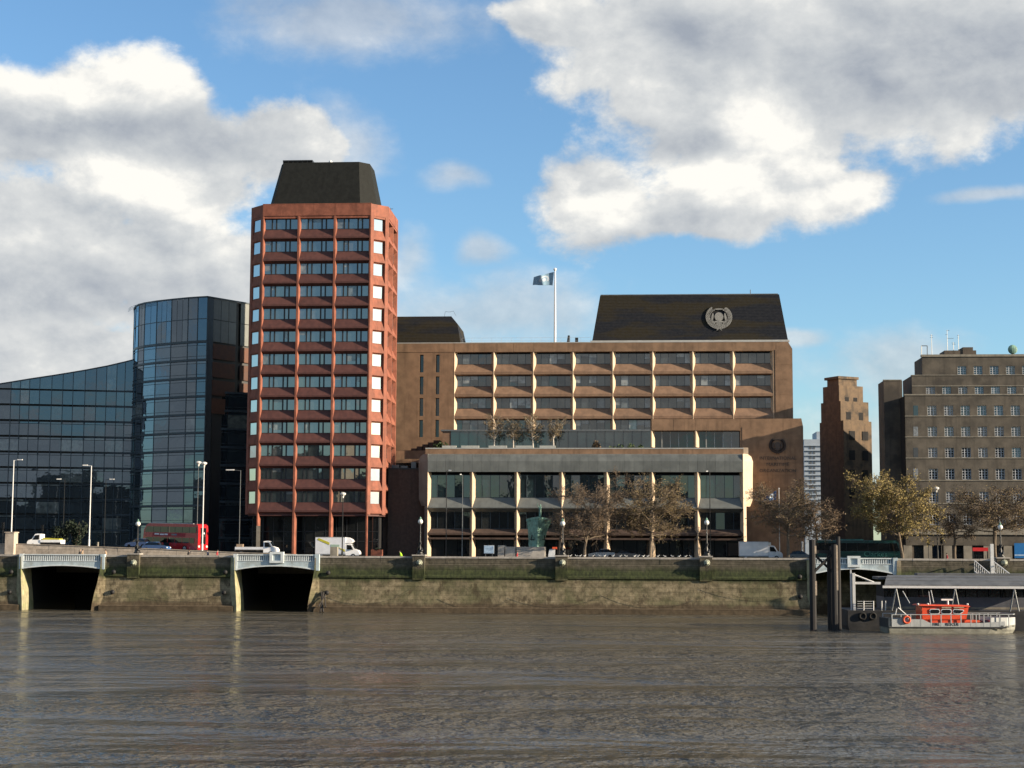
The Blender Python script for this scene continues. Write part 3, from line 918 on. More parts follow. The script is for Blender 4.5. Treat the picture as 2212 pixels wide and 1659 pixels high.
# crest and name on the blank wall
cc = at(1679, 962, YB)
emblem(cc.x, cc.z, YB - .06, 0.0, 18 / 12.5, 'emblem_dark', main, 'wall_crest')
for s, py, wpx in (('INTERNATIONAL', 990, 78), ('MARITIME', 1003.5, 48), ('ORGANIZATION', 1017, 77)):
    p = at(1680, py, YB)
    o = sub('lettering', TXT[(s, 1.05, 'emblem_dark')], main, (p.x - WP[main.name][0], YB - .09 - WP[main.name][1], p.z - GZ), rx=R(90))
    k = (wpx / 12.57) / max(.1, o.dimensions.x); o.scale = (k, .75, 1)
# conservatory on the terrace
YC = 276.5
cz_ = lambda y: at(1190, y, YC).z
ca, cb_, cc_ = at(956, 945, YC).x, at(974, 945, YC).x, at(1406, 945, YC).x
cons = thing('conservatory', 'long dark glazed garden room on the terrace below the brown block', 'conservatory', ((ca + cc_) / 2, YC + 2, cz_(967)))
MB().box(ca, cb_, YC, YC + 5, cz_(967), cz_(930)).build('end_wall', 'brown_panel', cons)
MB().box(ca - .3, cc_ - .05, YC - .25, YC + 5, cz_(931.5), cz_(928)).build('roof', 'lamp_grey', cons)
n = 22
for i in range(n):
    a = cb_ + (cc_ - cb_) * i / n; w = (cc_ - cb_) / n
    MB().box(a + .04, a + w - .04, YC, YC + .03, cz_(967), cz_(931.5)).build('pane', 'glass_hall', cons)
    MB().box(a - .035, a + .035, YC - .05, YC + .06, cz_(967), cz_(931.5)).build('mullion', 'blue_frame', cons)
MB().box(cb_, cc_ - .1, YC + .3, YC + 4.5, cz_(970), cz_(933)).build('room', 'dark_room', cons)

# ================================================================== the glazed river front
YH = 268.0
hx0, hx1 = at(923, 1100, YH).x, at(1606, 1100, YH).x
hz_ = lambda y: at(1264, y, YH).z
hall = thing('glazed_river_hall', 'low metal-clad hall with sunlit cream columns in front of the brown block', 'building', ((hx0 + hx1) / 2, YH + 5, GZ))
hb = (hx1 - hx0) / 7
HD = 1.0
ztop, zc1, zc0 = hz_(980), hz_(996), hz_(1019.5)
cp_me = MB().prof_x([(0, zc0), (0, zc1), (.35, ztop - .25), (1.1, ztop), (1.1, ztop - .15), (.45, ztop - .4), (.12, zc1), (.12, zc0)], -hb / 10 + .012, hb / 10 - .012).mesh('cornice_panel', 'grey_metal')
cp_me.transform(Matrix.Translation((0, 0, -GZ)))
for i in range(35):
    sub('cornice_panel', cp_me, hall, (hx0 + hb / 5 * (i + .5) - WP[hall.name][0], -5, 0))
MB().box(hx0 + .02, hx1 - .02, YH + .13, YH + 12, zc0 + .02, zc1 + .1).build('cornice_core', 'dark_frame', hall)
MB().box(hx0, hx1, YH + 1.0, YH + 14, zc1 + .1, ztop + .02).build('terrace_deck', 'paving', hall)
zp0, zp1 = ztop, at(1264, 969.5, YH + 1.6).z
MB().box(hx0 - .6, hx1 + .2, YH + 1.6, YH + 2.1, zp0, zp1).build('terrace_parapet', 'brown_stone', hall)
MB().box(hx0 - .6, hx1 + .25, YH + 1.55, YH + 2.15, zp1, zp1 + .16).build('parapet_rail', 'pale_metal', hall)
MB().box(hx1 + .2, hx1 + 1.0, YH + 1.58, YH + 2.6, zp0 - .2, zp1 + .2).build('parapet_end', 'sunlit_stone', hall)
PH = [(.01, .2), (.21, .395), (.405, .595), (.605, .79), (.80, .99)]
h1, h1b, s1 = hz_(1025.6), hz_(1075), hz_(1096)
facade(hall, (hx0, YH, 0), 0, hb, 7, [h1], h1 - h1b, h1 - hz_(1106), HD, h1b - s1, .16, PH, 'grey_metal', 'sunlit_stone', 'glass_hall',
       fin=(.05, .5), pier=(.05, .5), z_top=zc0 - .02, z_bot=hz_(1098), frame='blue_frame')
h2, h2b = hz_(1106), hz_(1143)
facade(hall, (hx0, YH + .25, 0), 0, hb, 7, [h2], h2 - h2b, h2 - h2b + 1.3, HD, .7, .3, PH, 'dark_brick', 'sunlit_stone', 'glass_base',
       fin=(.05, .48), pier=(.05, .48), z_top=hz_(1099), z_bot=GZ, frame='blue_frame')
MB().box(hx0, hx1, YH + 1.7, YH + 11, GZ, zc0).build('room', 'dark_room', hall)
MB().box(hx0, hx1, YH + .3, YH + 1.6, hz_(1166), hz_(1162)).build('beam', 'dark_brick', hall)
for k in range(7):
    for j in range(3):
        a = hx0 + hb * k + .7 + (hb - 1) * j / 3
        MB().box(a, a + (hb - 1) / 3 - .12, YH + 1.55, YH + 1.6, GZ, hz_(1166)).build('ground_pane', 'glass_base', hall)
# chamfered ends
ch = 1.75
def hall_end(x, s, mtl):
    m_ = MB()
    def ring(z, i):
        return [(x, YH + i * .2, z), (x + s * (ch - i), YH + ch - i * .2, z), (x + s * (ch - i), YH + 12, z), (x, YH + 12, z)]
    m_.loft([ring(hz_(1093), .55), ring(hz_(1078), .12), ring(hz_(1019), 0.06), ring(zc1, 0), ring(hz_(985), .3), ring(ztop, .8)])
    m_.build('corner_cladding', mtl, hall)
    MB().prism([(x, YH + .05), (x + s * .5, YH + .5), (x + s * .5, YH + 1.2), (x, YH + 1.2)], GZ, hz_(1093)).build('corner_column', mtl, hall)
hall_end(hx1 + .01, 1, 'sunlit_stone'); hall_end(hx0 - .01, -1, 'grey_metal')  # right end wears the colour with sunlight painted in, left end plain metal

# dark link block between tower and hall
YL = 271.0
lx0, lx1 = at(790, 1100, YL).x, at(917, 1100, YL).x
link = thing('dark_link_block', 'dark brick link block between the red tower and the glazed hall', 'building', ((lx0 + lx1) / 2, YL + 4, GZ))
lz = lambda y: at(870, y, YL).z
MB().box(lx0, at(838, 1100, YL).x, YL + .6, YL + 9, GZ, lz(1008)).build('wall', 'dark_brick', link)
MB().box(at(838, 1100, YL).x, lx1, YL, YL + 9, GZ, lz(1013)).build('wall', 'dark_brick', link)
MB().box(at(836, 1013, YL).x, lx1, YL - .08, YL + .3, lz(1014), lz(1011)).build('coping', 'dark_frame', link)
for i, (a, b, t) in enumerate(((846, 862, 1002), (866, 880, 1004), (888, 898, 996))):
    MB().box(at(a, 1010, YL + 3).x, at(b, 1010, YL + 3).x, YL + 3, YL + 5, lz(1013), lz(t)).build('roof_unit', 'lamp_grey', link)
MB().box(at(853, 980, YL + 8).x, lx1 + 1, YL + 7, YL + 8.6, lz(995), lz(968)).build('raised_wall', 'brown_stone', link)
st = MB()
for i in range(6):
    a = 878 + i * 12
    st.box(at(a, 960, YL + 10).x, at(a + 14, 960, YL + 10).x, YL + 8.8, YL + 11, lz(990), lz(966 - i * 4.5))
st.build('stair_wall', 'dark_brick', link)

# ================================================================== curved glass building on the left
bluff = thing('curved_glass_building', 'rounded blue glass apartment block with a tall glazed crown, left of the red tower', 'building', (at(400, 1190, 290).x, 290, GZ))
plan = [(285.5, 298), (284, 291.5), (287, 288.6), (294, 286.6), (307, 284.8), (333, 282.7), (365, 280.9), (401, 279.2), (422, 278.5), (443, 278)]
pp = [(at(px, 900, Y).x, Y) for px, Y in plan]
cz0 = lambda y: at(443, y, 278).z
floors = [cz0(737 + 39.4 * k) for k in range(12)]
zcr = cz0(641)
fp = floors[0] - floors[1]
def seg(root, a, b, z0, z1, m_glass, name='pane', gap=.05, th=.03, tl=.16, back=.0):
    """a flat pane between two plan points"""
    ax_, ay = a; bx_, by = b
    L_ = math.hypot(bx_ - ax_, by - ay); an_ = math.atan2(by - ay, bx_ - ax_)
    me = MB().box(-L_ / 2 + gap, L_ / 2 - gap, 0, th, -(z1 - z0) / 2, (z1 - z0) / 2).mesh(name, m_glass)
    W = WP[root.name]
    inn = (-math.sin(an_), math.cos(an_))
    return sub(name, me, root, ((ax_ + bx_) / 2 + inn[0] * back - W[0], (ay + by) / 2 + inn[1] * back - W[1], (z0 + z1) / 2 - W[2]), rx=R(rnd.gauss(0, tl)), rz=an_ + R(rnd.gauss(0, tl)))
def band(root, pts, z0, z1, out, th, m, name):
    """a strip following the plan line"""
    nrm = []
    for i in range(len(pts)):
        a = pts[max(0, i - 1)]; b = pts[min(len(pts) - 1, i + 1)]
        L_ = math.hypot(b[0] - a[0], b[1] - a[1]); nrm.append(((b[1] - a[1]) / L_, -(b[0] - a[0]) / L_))
    rings = []
    for (x, y), (nx, ny) in zip(pts, nrm):
        o0, o1 = out, out - th
        rings.append([(x + nx * o0, y + ny * o0, z0), (x + nx * o1, y + ny * o1, z0), (x + nx * o1, y + ny * o1, z1), (x + nx * o0, y + ny * o0, z1)])
    return MB().loft(rings).build(name, m, root)
def glazed(root, pts, floors, fp, m_glass, split=(), rail=True):
    for k, zf in enumerate(floors):
        band(root, pts, zf - .22, zf + .16, .10, .4, 'blue_frame', 'floor_band')
        z0, z1 = zf - fp + .18, zf - .24
        for i in range(len(pts) - 1):
            seg(root, pts[i], pts[i + 1], z0, z1 - .48, m_glass)
            seg(root, pts[i], pts[i + 1], z1 - .40, z1 - .04, m_glass, 'transom_pane', .10)
        if rail:
            band(root, pts, z0 + .42, z0 + .48, .09, .05, 'blue_frame', 'sill_rail')
            band(root, pts, z1 - .47, z1 - .41, .07, .08, 'blue_frame', 'transom_rail')
    for i, (x, y) in enumerate(pts):
        pass
glazed(bluff, pp, floors, fp, 'glass_blue')
# crown: two tall rows
cr = []
for a, b in zip(pp[1:], pp[2:]):
    L_ = math.hypot(b[0] - a[0], b[1] - a[1]); k = max(1, round(L_ / 1.45))
    cr += [(a[0] + (b[0] - a[0]) * j / k, a[1] + (b[1] - a[1]) * j / k) for j in range(k)]
cr = [pp[0]] + cr + [pp[-1]]
zm = (floors[0] + .16 + zcr) / 2
for i in range(len(cr) - 1):
    seg(bluff, cr[i], cr[i + 1], floors[0] + .2, zm - .06, 'glass_blue', 'crown_pane', .04)
    seg(bluff, cr[i], cr[i + 1], zm + .06, zcr - .1, 'glass_blue', 'crown_pane', .04)
band(bluff, cr, zm - .06, zm + .06, .06, .2, 'blue_frame', 'crown_rail')
band(bluff, cr, zcr - .1, zcr + .12, .2, .5, 'blue_frame', 'crown_cap')
for i, (x, y) in enumerate(pp[1:]):
    MB().tube((x, y, GZ), (x, y, zcr), .10, n=4).build('mullion', 'blue_frame', bluff)
hr = MB()
for dz in (.25, .5, .75):
    pts = [(x - 1.0 * (1 - i / 5), y - .5 * (1 - i / 5), zcr - .9 + dz) for i, (x, y) in enumerate(pp[1:6])]
    hr.path(pts, .03, 4)
hr.build('roof_rail', 'lamp_grey', bluff)
core = [(x, y + .6) for x, y in pp[1:]]
# right hand side, turning away
q0, q1 = pp[-1], (at(600, 700, 292.5).x, 292.5)
side_pts = [(q0[0] + (q1[0] - q0[0]) * t, q0[1] + (q1[1] - q0[1]) * t) for t in (0, .08, .4, .46, .70, 1)]
MB().prism(core + [(x, y + .6) for x, y in side_pts[1:]] + [(q1[0], 310), (core[0][0] + .5, 310)], GZ, zcr - .1).build('core', 'dark_frame', bluff)
MB().prism([side_pts[0], side_pts[1], (side_pts[1][0], side_pts[1][1] + .5), (side_pts[0][0] + .1, side_pts[0][1] + .5)], GZ, zcr).build('corner_post', 'blue_frame', bluff)
for i in (1, 3, 4):
    a, b = side_pts[i], side_pts[i + 1]
    n = 3 if i == 1 else 2
    for j in range(n):
        p = [(a[0] + (b[0] - a[0]) * t, a[1] + (b[1] - a[1]) * t) for t in (j / n, (j + 1) / n)]
        seg(bluff, p[0], p[1], floors[0] + .1, zm - .05, 'grey_metal', 'louvre_panel', .04)
        seg(bluff, p[0], p[1], zm + .05, zcr - .1, 'grey_metal', 'louvre_panel', .04)
    for k, zf in enumerate(floors[:4]):
        seg(bluff, a, b, zf - fp + .3, zf - .25, 'terracotta', 'terracotta_panel', .06)
band(bluff, side_pts, zcr - .1, zcr + .12, .15, .4, 'blue_frame', 'side_cap')
# lower glazed bay in front of that side
lw = [(at(452, 950, 281).x, 281.0), (at(472, 950, 281).x, 281.6), (at(487, 950, 281).x, 282.1), (at(540, 950, 283).x, 284.0), (at(575, 950, 284).x, 285.3)]
lf = [at(490, 848 + 39.2 * k, 282).z for k in range(9)]
glazed(bluff, lw, lf, lf[0] - lf[1], 'glass_blue')
MB().prism([(x, y + .5) for x, y in lw] + [(lw[-1][0], 292), (lw[0][0], 290)], GZ, lf[0]).build('bay_core', 'dark_frame', bluff)
# low wing with the rising roof line
wing = thing('low_glass_wing', 'long dark glass wing with a rising curved roof line at the left edge', 'building', (at(120, 1190, 290).x, 290, GZ))
def wing_top(px):
    ks = [(-120, 846), (0, 829), (60, 819), (120, 810), (180, 800), (230, 790.5), (262, 783), (290, 776)]
    for (a, ya), (b, yb2) in zip(ks, ks[1:]):
        if px <= b: return ya + (yb2 - ya) * (px - a) / (b - a)
    return ks[-1][1]
def wing_Y(px): return 284.5 + 6.0 * max(0, px) / 283
edges = [-96, -52, -8, 22, 42, 62, 84, 110, 134, 156, 182, 206, 228, 250, 268, 288]
wp_ = [(at(px, 900, wing_Y(px)).x, wing_Y(px)) for px in edges]
zt_ = [at(px, wing_top(px), wing_Y(px)).z for px in edges]
wf = [at(130, 842 + 33.6 * k, wing_Y(130)).z for k in range(11)]
wfp = wf[0] - wf[1]
m_ = MB(); 
rings = [[(x, y + .6, GZ), (x, y + 14, GZ), (x, y + 14, z - .05), (x, y + .6, z - .05)] for (x, y), z in zip(wp_, zt_)]
m_.loft(rings).build('core', 'dark_frame', wing)
cap = [[(x, y - .1, z - .1), (x, y + 1, z - .1), (x, y + 1, z + .12), (x, y - .1, z + .12)] for (x, y), z in zip(wp_, zt_)]
MB().loft(cap).build('roof_edge', 'blue_frame', wing)
for i in range(len(wp_) - 1):
    a, b = wp_[i], wp_[i + 1]
    L_ = math.hypot(b[0] - a[0], b[1] - a[1])
    # sloping top pane
    zt0, zt1 = zt_[i], zt_[i + 1]
    zs = wf[0]
    if min(zt0, zt1) > zs + .4:
        MB().loft([[(a[0] + .05, a[1], zs + .1), (b[0] - .05, b[1], zs + .1), (b[0] - .05, b[1], zt1 - .12), (a[0] + .05, a[1], zt0 - .12)],
                   [(a[0] + .05, a[1] + .04, zs + .1), (b[0] - .05, b[1] + .04, zs + .1), (b[0] - .05, b[1] + .04, zt1 - .12), (a[0] + .05, a[1] + .04, zt0 - .12)]]).build('attic_pane', 'glass_blue', wing)
    MB().tube((a[0], a[1], GZ), (a[0], a[1], zt0), .08, n=4).build('mullion', 'blue_frame', wing)
wide = [wp_[0], wp_[1], wp_[2], wp_[4], wp_[6], wp_[8], wp_[10], wp_[12], wp_[14], wp_[15]]
for k, zf in enumerate(wf):
    line = wp_ if k < 2 else wide
    band(wing, [wp_[0], wp_[-1]], zf - .2, zf + .14, .1, .4, 'blue_frame', 'floor_band')
    for i in range(len(line) - 1):
        seg(wing, line[i], line[i + 1], zf - wfp + .16, zf - .62 if k > 1 else zf - .22, 'glass_blue')
        if k > 1: seg(wing, line[i], line[i + 1], zf - .54, zf - .24, 'glass_blue', 'transom_pane', .12)
    if k > 1: band(wing, [wp_[0], wp_[-1]], zf - wfp + .5, zf - wfp + .56, .09, .05, 'blue_frame', 'sill_rail')

# ================================================================== stone offices on the right
YR = 273.0
sx0 = at(1956, 950, YR).x
sz = lambda y: at(2080, y, YR).z
stone = thing('stone_office_building', 'stepped grey stone office building with white casement windows at the right edge', 'building', (sx0 + 14, YR + 12, GZ))
pitch_x = at(2080, 900, YR).x - at(2044, 900, YR).x
NX = 9
rowsz = [(876, 897.5), (921.5, 942.5), (967, 988), (1012.5, 1035.5), (1062, 1085), (1110, 1133)]
win_w = 19.5 / 36 * pitch_x
def stone_front(x_start, n, first_narrow, rows, ztop_, zbot_, y0, x_end, side_depth, xl):
    """wall with real openings: bands between the rows, piers between the windows"""
    w = MB()
    zs = [ztop_] + [v for r in rows for v in (r[0], r[1])] + [zbot_]
    for k in range(0, len(zs), 2):
        w.box(xl, x_end, y0, y0 + .5, zs[k + 1], zs[k])
    xs_ = [x_start + pitch_x * i for i in range(n)]
    for (zh, zb) in rows:
        edge = xl
        for x in xs_:
            w.box(edge, x, y0, y0 + .5, zb, zh)
            edge = x + win_w
        w.box(edge, x_end, y0, y0 + .5, zb, zh)
    w.build('front_wall', 'portland', stone)
    for (zh, zb) in rows:
        for x in xs_:
            window(stone, x, x + win_w, y0 + .22, zb, zh)
WFR = {}
def window(root, xa, xb, y, zb, zh, nx=3, nz=4):
    key = (round(xb - xa, 2), round(zh - zb, 2), nx, nz)
    if key not in WFR:
        w, h = xb - xa, zh - zb
        f = MB(); t = .075
        f.box(0, t, -.06, .04, 0, h).box(w - t, w, -.06, .04, 0, h).box(t, w - t, -.06, .04, 0, t).box(t, w - t, -.06, .04, h - t, h)
        for i in range(1, nx):
            f.box(w * i / nx - .05, w * i / nx + .05, -.05, .03, t, h - t)
        for i in range(1, nz):
            f.box(t, w - t, -.03, .02, h * i / nz - .03, h * i / nz + .03)
        WFR[key] = (f.mesh('window', 'white_frame'), MB().box(.02, w - .02, .01, .03, .02, h - .02).mesh('pane', 'glass_small'))
    W = WP[root.name]
    o = sub('window', WFR[key][0], root, (xa - W[0], y - W[1], zb - W[2]))
    sub('pane', WFR[key][1], o, (0, 0, 0), rx=R(rnd.gauss(0, .5)), rz=R(rnd.gauss(0, .3)))
rw = [(sz(a), sz(b)) for a, b in rowsz]
x_first = at(2003.5, 890, YR).x
x_end = sx0 + 45
zcap1 = sz(854)
stone_front(x_first, NX, True, rw, zcap1, sz(1142), YR, x_end, 20, sx0)
for (a, b) in rowsz[:5]:                   # narrow window beside the corner
    x = at(1973, a, YR).x
    MB().box(x, x + .75, YR - .01, YR + .02, sz(b), sz(a)).build('narrow_window', 'glass_small', stone)
MB().box(sx0 - .02, x_end, YR + .5, YR + 24, GZ, zcap1 - .05).build('core', 'dark_room', stone)
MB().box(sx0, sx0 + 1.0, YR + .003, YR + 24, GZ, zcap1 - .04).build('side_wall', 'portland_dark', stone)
for y in (897.8, 943, 988.6, 1037, 1086.5):
    MB().box(sx0 - .03, x_end, YR - .1, YR + .2, sz(y + 1.8), sz(y)).build('string_course', 'portland_trim', stone)
MB().box(sx0 - .08, x_end, YR - .12, YR + .6, zcap1, zcap1 + .22).build('cornice', 'portland_trim', stone)
# second and third tiers
Y2, Y3 = YR + 6.5, YR + 8.2
z2 = lambda y: at(2080, y, Y2).z
z3 = lambda y: at(2120, y, Y3).z
t2x = at(1970, 830, Y2).x
stone_front(at(2000.5, 840, Y2).x, 9, False, [(z2(835), z2(853))], z2(811), zcap1 - .3, Y2, x_end, 18, t2x)
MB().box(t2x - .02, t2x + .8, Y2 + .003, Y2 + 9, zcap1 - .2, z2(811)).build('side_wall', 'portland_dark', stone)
MB().box(t2x + .02, x_end, Y2 + .5, Y2 + 9, zcap1 - .2, z2(811) - .03).build('core', 'dark_room', stone)
MB().box(t2x - .1, x_end, Y2 - .1, Y2 + .6, z2(811), z2(809.5)).build('cornice', 'portland_trim', stone)
MB().box(t2x, x_end, Y2 - .06, Y2 + .1, z2(834.5), z2(832.8)).build('string_course', 'portland_trim', stone)
t3x = at(1992, 780, Y3).x
stone_front(at(2068.5, 800, Y3).x, 5, False, [(z3(790.5), z3(809))], z3(771), z2(811) - .2, Y3, x_end, 15, t3x)
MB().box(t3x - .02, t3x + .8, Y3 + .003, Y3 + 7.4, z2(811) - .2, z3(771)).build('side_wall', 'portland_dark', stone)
MB().box(t3x + .02, x_end, Y3 + .5, Y3 + 7.4, z2(811) - .2, z3(771) - .03).build('core', 'dark_room', stone)
MB().box(t3x - .15, x_end, Y3 - .15, Y3 + .7, z3(770.5), z3(765.5)).build('cornice', 'portland_trim', stone)
MB().box(at(2034, 760, Y3 + 4).x, at(2102, 760, Y3 + 4).x, Y3 + 1.5, Y3 + 6, z3(766), at(2060, 757, Y3 + 1.5).z).build('penthouse', 'portland_dark', stone)
MB().box(at(2080, 760, Y3 + 1.4).x, at(2102, 760, Y3 + 1.4).x, Y3 + 1.4, Y3 + 5, z3(766), at(2090, 750, Y3 + 1.4).z).build('tank_room', 'portland_dark', stone)
# left flank steps down in front of the side walls
fl = [(at(1911, 950, YR + 8).x, YR + 8), ]
f0 = at(1911, 1000, YR + 5).x
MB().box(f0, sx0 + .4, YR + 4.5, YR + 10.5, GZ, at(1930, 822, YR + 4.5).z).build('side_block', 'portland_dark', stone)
MB().box(f0 - .1, sx0 + .3, YR + 4.4, YR + 4.8, at(1930, 822, YR + 4.5).z, at(1930, 820, YR + 4.5).z).build('coping', 'portland_trim', stone)
# ground storey: pale piers with dark shop openings
MB().box(sx0 - .4, x_end, YR - .5, YR + .5, sz(1155), sz(1142)).build('fascia', 'portland_trim', stone)
MB().box(sx0 - .3, x_end, YR - .25, YR + .5, sz(1178), sz(1155.2)).build('ground_wall', 'portland', stone)
gx = at(1952, 1190, YR).x; gp = at(1995, 1190, YR).x - at(1952, 1190, YR).x
for i in range(12):
    MB().box(gx + gp * i, gx + gp * i + gp * .42, YR - .2, YR + .45, GZ, sz(1178)).build('ground_pier', 'portland_trim', stone)
    MB().box(gx + gp * i + gp * .42, gx + gp * (i + 1), YR + .2, YR + .24, GZ, sz(1178)).build('shop_pane', 'glass_base', stone)
MB().box(sx0, x_end, YR + .4, YR + .5, GZ, sz(1178)).build('back_wall', 'dark_room', stone)
# roof aerials, dish, railings
def aerial(px, y_top, y_bot, parent, Y, arms=()):
    a, b = at(px, y_bot, Y), at(px, y_top, Y)
    m_ = MB().tube(a, (a.x, Y, b.z), .06, .04, 5)
    for (dy, l0, l1) in arms:
        z = at(px, dy, Y).z
        m_.tube((a.x + l0, Y, z), (a.x + l1, Y, z), .04, n=4)
    return m_.build('aerial_mast', 'lamp_grey', parent)
aerial(2013, 722, 768, stone, Y3 + 4, ((725, -.2, .2), (729, -.25, .25)))
aerial(2047, 713, 768, stone, Y3 + 4, ((714, -.1, .4), (723, -.3, .1), (731, 0, 1.1)))
aerial(2071, 723, 768, stone, Y3 + 4, ((725, -.2, .15), (730, -.2, .15)))
aerial(2060, 739, 766, stone, Y3 + 2, ((741, -.3, .3), (744, -.2, .35)))
p = at(2187.5, 755, Y3 + 2)
d_ = MB().ball((p.x, p.y, p.z), .82, .35, .82, 14, 8).tube((p.x, p.y, z3(766)), (p.x, p.y, p.z - .5), .1)
d_.build('dish', 'bronze_green', stone)
for (pa, pb) in (((1990.5, 766), (1990.5, 747)), ((1990.5, 747), (2003, 747)), ((2003, 747), (2003, 768))):
    MB().tube(at(*pa, Y3 + 1), at(*pb, Y3 + 1), .07, n=5).build('roof_rail', 'lamp_grey', stone)

# ================================================================== stepped brick tower
YZ = 300.0
zig = thing('brick_stair_tower', 'weathered stepped brick tower, brown and sooty, between the brown block and the stone offices', 'tower', (at(1835, 1190, YZ).x, YZ + 4, GZ))
def zblock(px0, pe, px1, y1, y0, yo, name='tier', m=('old_brick_side', 'old_brick'), flat=False):
    """block seen at its corner pe; left face turns away, right face towards the sun"""
    Yc = YZ + yo
    c = at(pe, (y0 + y1) / 2, Yc)
    wl_, wr_ = c.x - at(px0, (y0 + y1) / 2, Yc).x, at(px1, (y0 + y1) / 2, Yc).x - c.x
    zA, zB = at(pe, y0, Yc).z, at(pe, y1, Yc).z
    pts = [(c.x, Yc), (c.x + wr_, Yc + wr_ * .6), (c.x + wr_ - wl_, Yc + wr_ * .6 + wl_ * 1.66), (c.x - wl_, Yc + wl_ * 1.66)]
    mb = MB()
    mb.prism(pts, zA, zB)
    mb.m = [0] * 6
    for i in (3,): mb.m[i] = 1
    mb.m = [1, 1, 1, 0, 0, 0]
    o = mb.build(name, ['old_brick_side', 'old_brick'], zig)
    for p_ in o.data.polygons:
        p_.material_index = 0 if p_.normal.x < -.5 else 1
    return c, wr_, Yc
zblock(1781, 1824, 1891, 908, 1190, 0)
zblock(1780.5, 1816, 1882, 866, 909, .9)
zblock(1783.5, 1812.5, 1869, 832, 867, 1.7)
zblock(1791, 1811.5, 1854.5, 817, 833, 2.4)
zblock(1785.5, 1811, 1859, 812, 817.5, 2.0, 'cap')
def zwin(px0, px1, y0, y1, Y, pe):
    a, b = at(px0, y1, Y), at(px1, y0, Y)
    k = .6
    xc = at(pe, (y0 + y1) / 2, Y).x
    ya, yb3 = Y + (a.x - xc) * k - .03, Y + (b.x - xc) * k - .03
    MB().loft([[(a.x, ya, a.z), (b.x, yb3, a.z), (b.x, yb3, b.z), (a.x, ya, b.z)], [(a.x, ya + .3, a.z), (b.x, yb3 + .3, a.z), (b.x, yb3 + .3, b.z), (a.x, ya + .3, b.z)]]).build('opening', 'dark_room', zig)
for (a, b) in ((1826.5, 1835.5), (1846, 1855.5)): zwin(a, b, 857, 865.5, YZ + 1.7, 1812.5)
for (a, b) in ((1829, 1840), (1859, 1869)): zwin(a, b, 889, 905.5, YZ + .9, 1816)
for (y0, y1) in ((930, 949), (972, 993), (1014, 1034), (1056, 1076)):
    for (a, b) in ((1836, 1849), (1867, 1880)): zwin(a, b, y0, y1, YZ, 1824)

# pale tower block far behind
YP = 430.0
pale = thing('pale_apartment_tower', 'pale blue-grey apartment tower far behind, seen in the gap beside the brick tower', 'tower', (at(1765, 1190, YP).x, YP + 8, GZ))
pa, pb = at(1737.5, 1000, YP).x, at(1790, 1000, YP).x
pz = lambda y: at(1762, y, YP).z
MB().box(pa, pb, YP, YP + 16, GZ, pz(949)).build('body', 'tower_block_pale', pale)
MB().box(at(1766, 940, YP).x, pb, YP + 2, YP + 12, pz(949.2), pz(931)).build('lift_tower', 'tower_block_pale', pale)
for k in range(13):
    z = pz(962 + 10.6 * k)
    MB().box(pa - .15, pb, YP - .35, YP - .02, z - .16, z).build('balcony_band', 'tower_block_pale', pale)
    for (a, b) in ((1748.5, 1753.5), (1756.5, 1761), (1778, 1781.5)):
        MB().box(at(a, 1000, YP).x, at(b, 1000, YP).x, YP - .06, YP + .01, z - 1.0, z - .35).build('window', 'lamp_grey', pale)
# ================================================================== river wall
ZT = at(1106, 1202.5, YW).z               # top of the parapet
wall = thing('river_wall', 'long weedy granite embankment wall rising from the river', 'wall', (0, YW, 0))
prof = [(0, ZT - .28), (0, 7.0), (-.10, 6.9), (-.12, 6.1), (-.30, 5.35), (-.52, 5.2), (-.52, 4.95), (-.34, 4.85), (-.40, 3.6), (-.62, 1.6), (-.72, .85), (-1.25, .72), (-1.3, -1.0), (1.5, -1.0), (1.5, ZT - .28)]
oa = [  # openings: outer left, right edge at top, right edge at the foot (picture x), crown y
    (47.5, 221, 204, 1222), (508, 682, 668, 1224), (1752, 1936, 1925, 1232)]
spans = []
xl_prev = -260.0
for (a, b, b2, cy) in oa:
    spans.append((xl_prev, at(a, 1260, YW).x)); xl_prev = at(b, 1230, YW).x
spans.append((xl_prev, 260.0))
for k, (a, b) in enumerate(spans):
    m_ = MB(); n = max(1, int((b - a) / 25))
    m_.loft([[(a + (b - a) * i / n, YW + y, z) for y, z in prof] for i in range(n + 1)])
    m_.build('wall_section', 'river_wall_stone', wall)
    # coping stones
    st_ = 2.3; n = int((b - a) / st_)
    va, vb = max(a, at(-40, 1200, YW).x), min(b, at(2260, 1200, YW).x)
    if a < va: MB().box(a, va, YW - .10, YW + .75, ZT - .28, ZT - .005).build('coping_run', 'river_wall_stone', wall)
    if b > vb: MB().box(vb, b, YW - .10, YW + .75, ZT - .28, ZT - .005).build('coping_run', 'river_wall_stone', wall)
    n = max(1, int((vb - va) / st_)); w = (vb - va) / n
    me = MB().box(-w / 2 + .012, w / 2 - .012, -.12, .75, -.28, 0).mesh('coping_stone', 'plinth_stone')
    md = MB().box(-w / 2 + .015, w / 2 - .015, -.045, .1, 7.05 - ZT, -.30).mesh('parapet_block', 'river_wall_stone')
    for i in range(n):
        sub('coping_stone', me, wall, (va + w * (i + .5), rnd.uniform(-.015, .015), ZT + rnd.uniform(-.012, .006)))
        sub('parapet_block', md, wall, (va + w * (i + .5), rnd.uniform(-.012, .02), ZT))
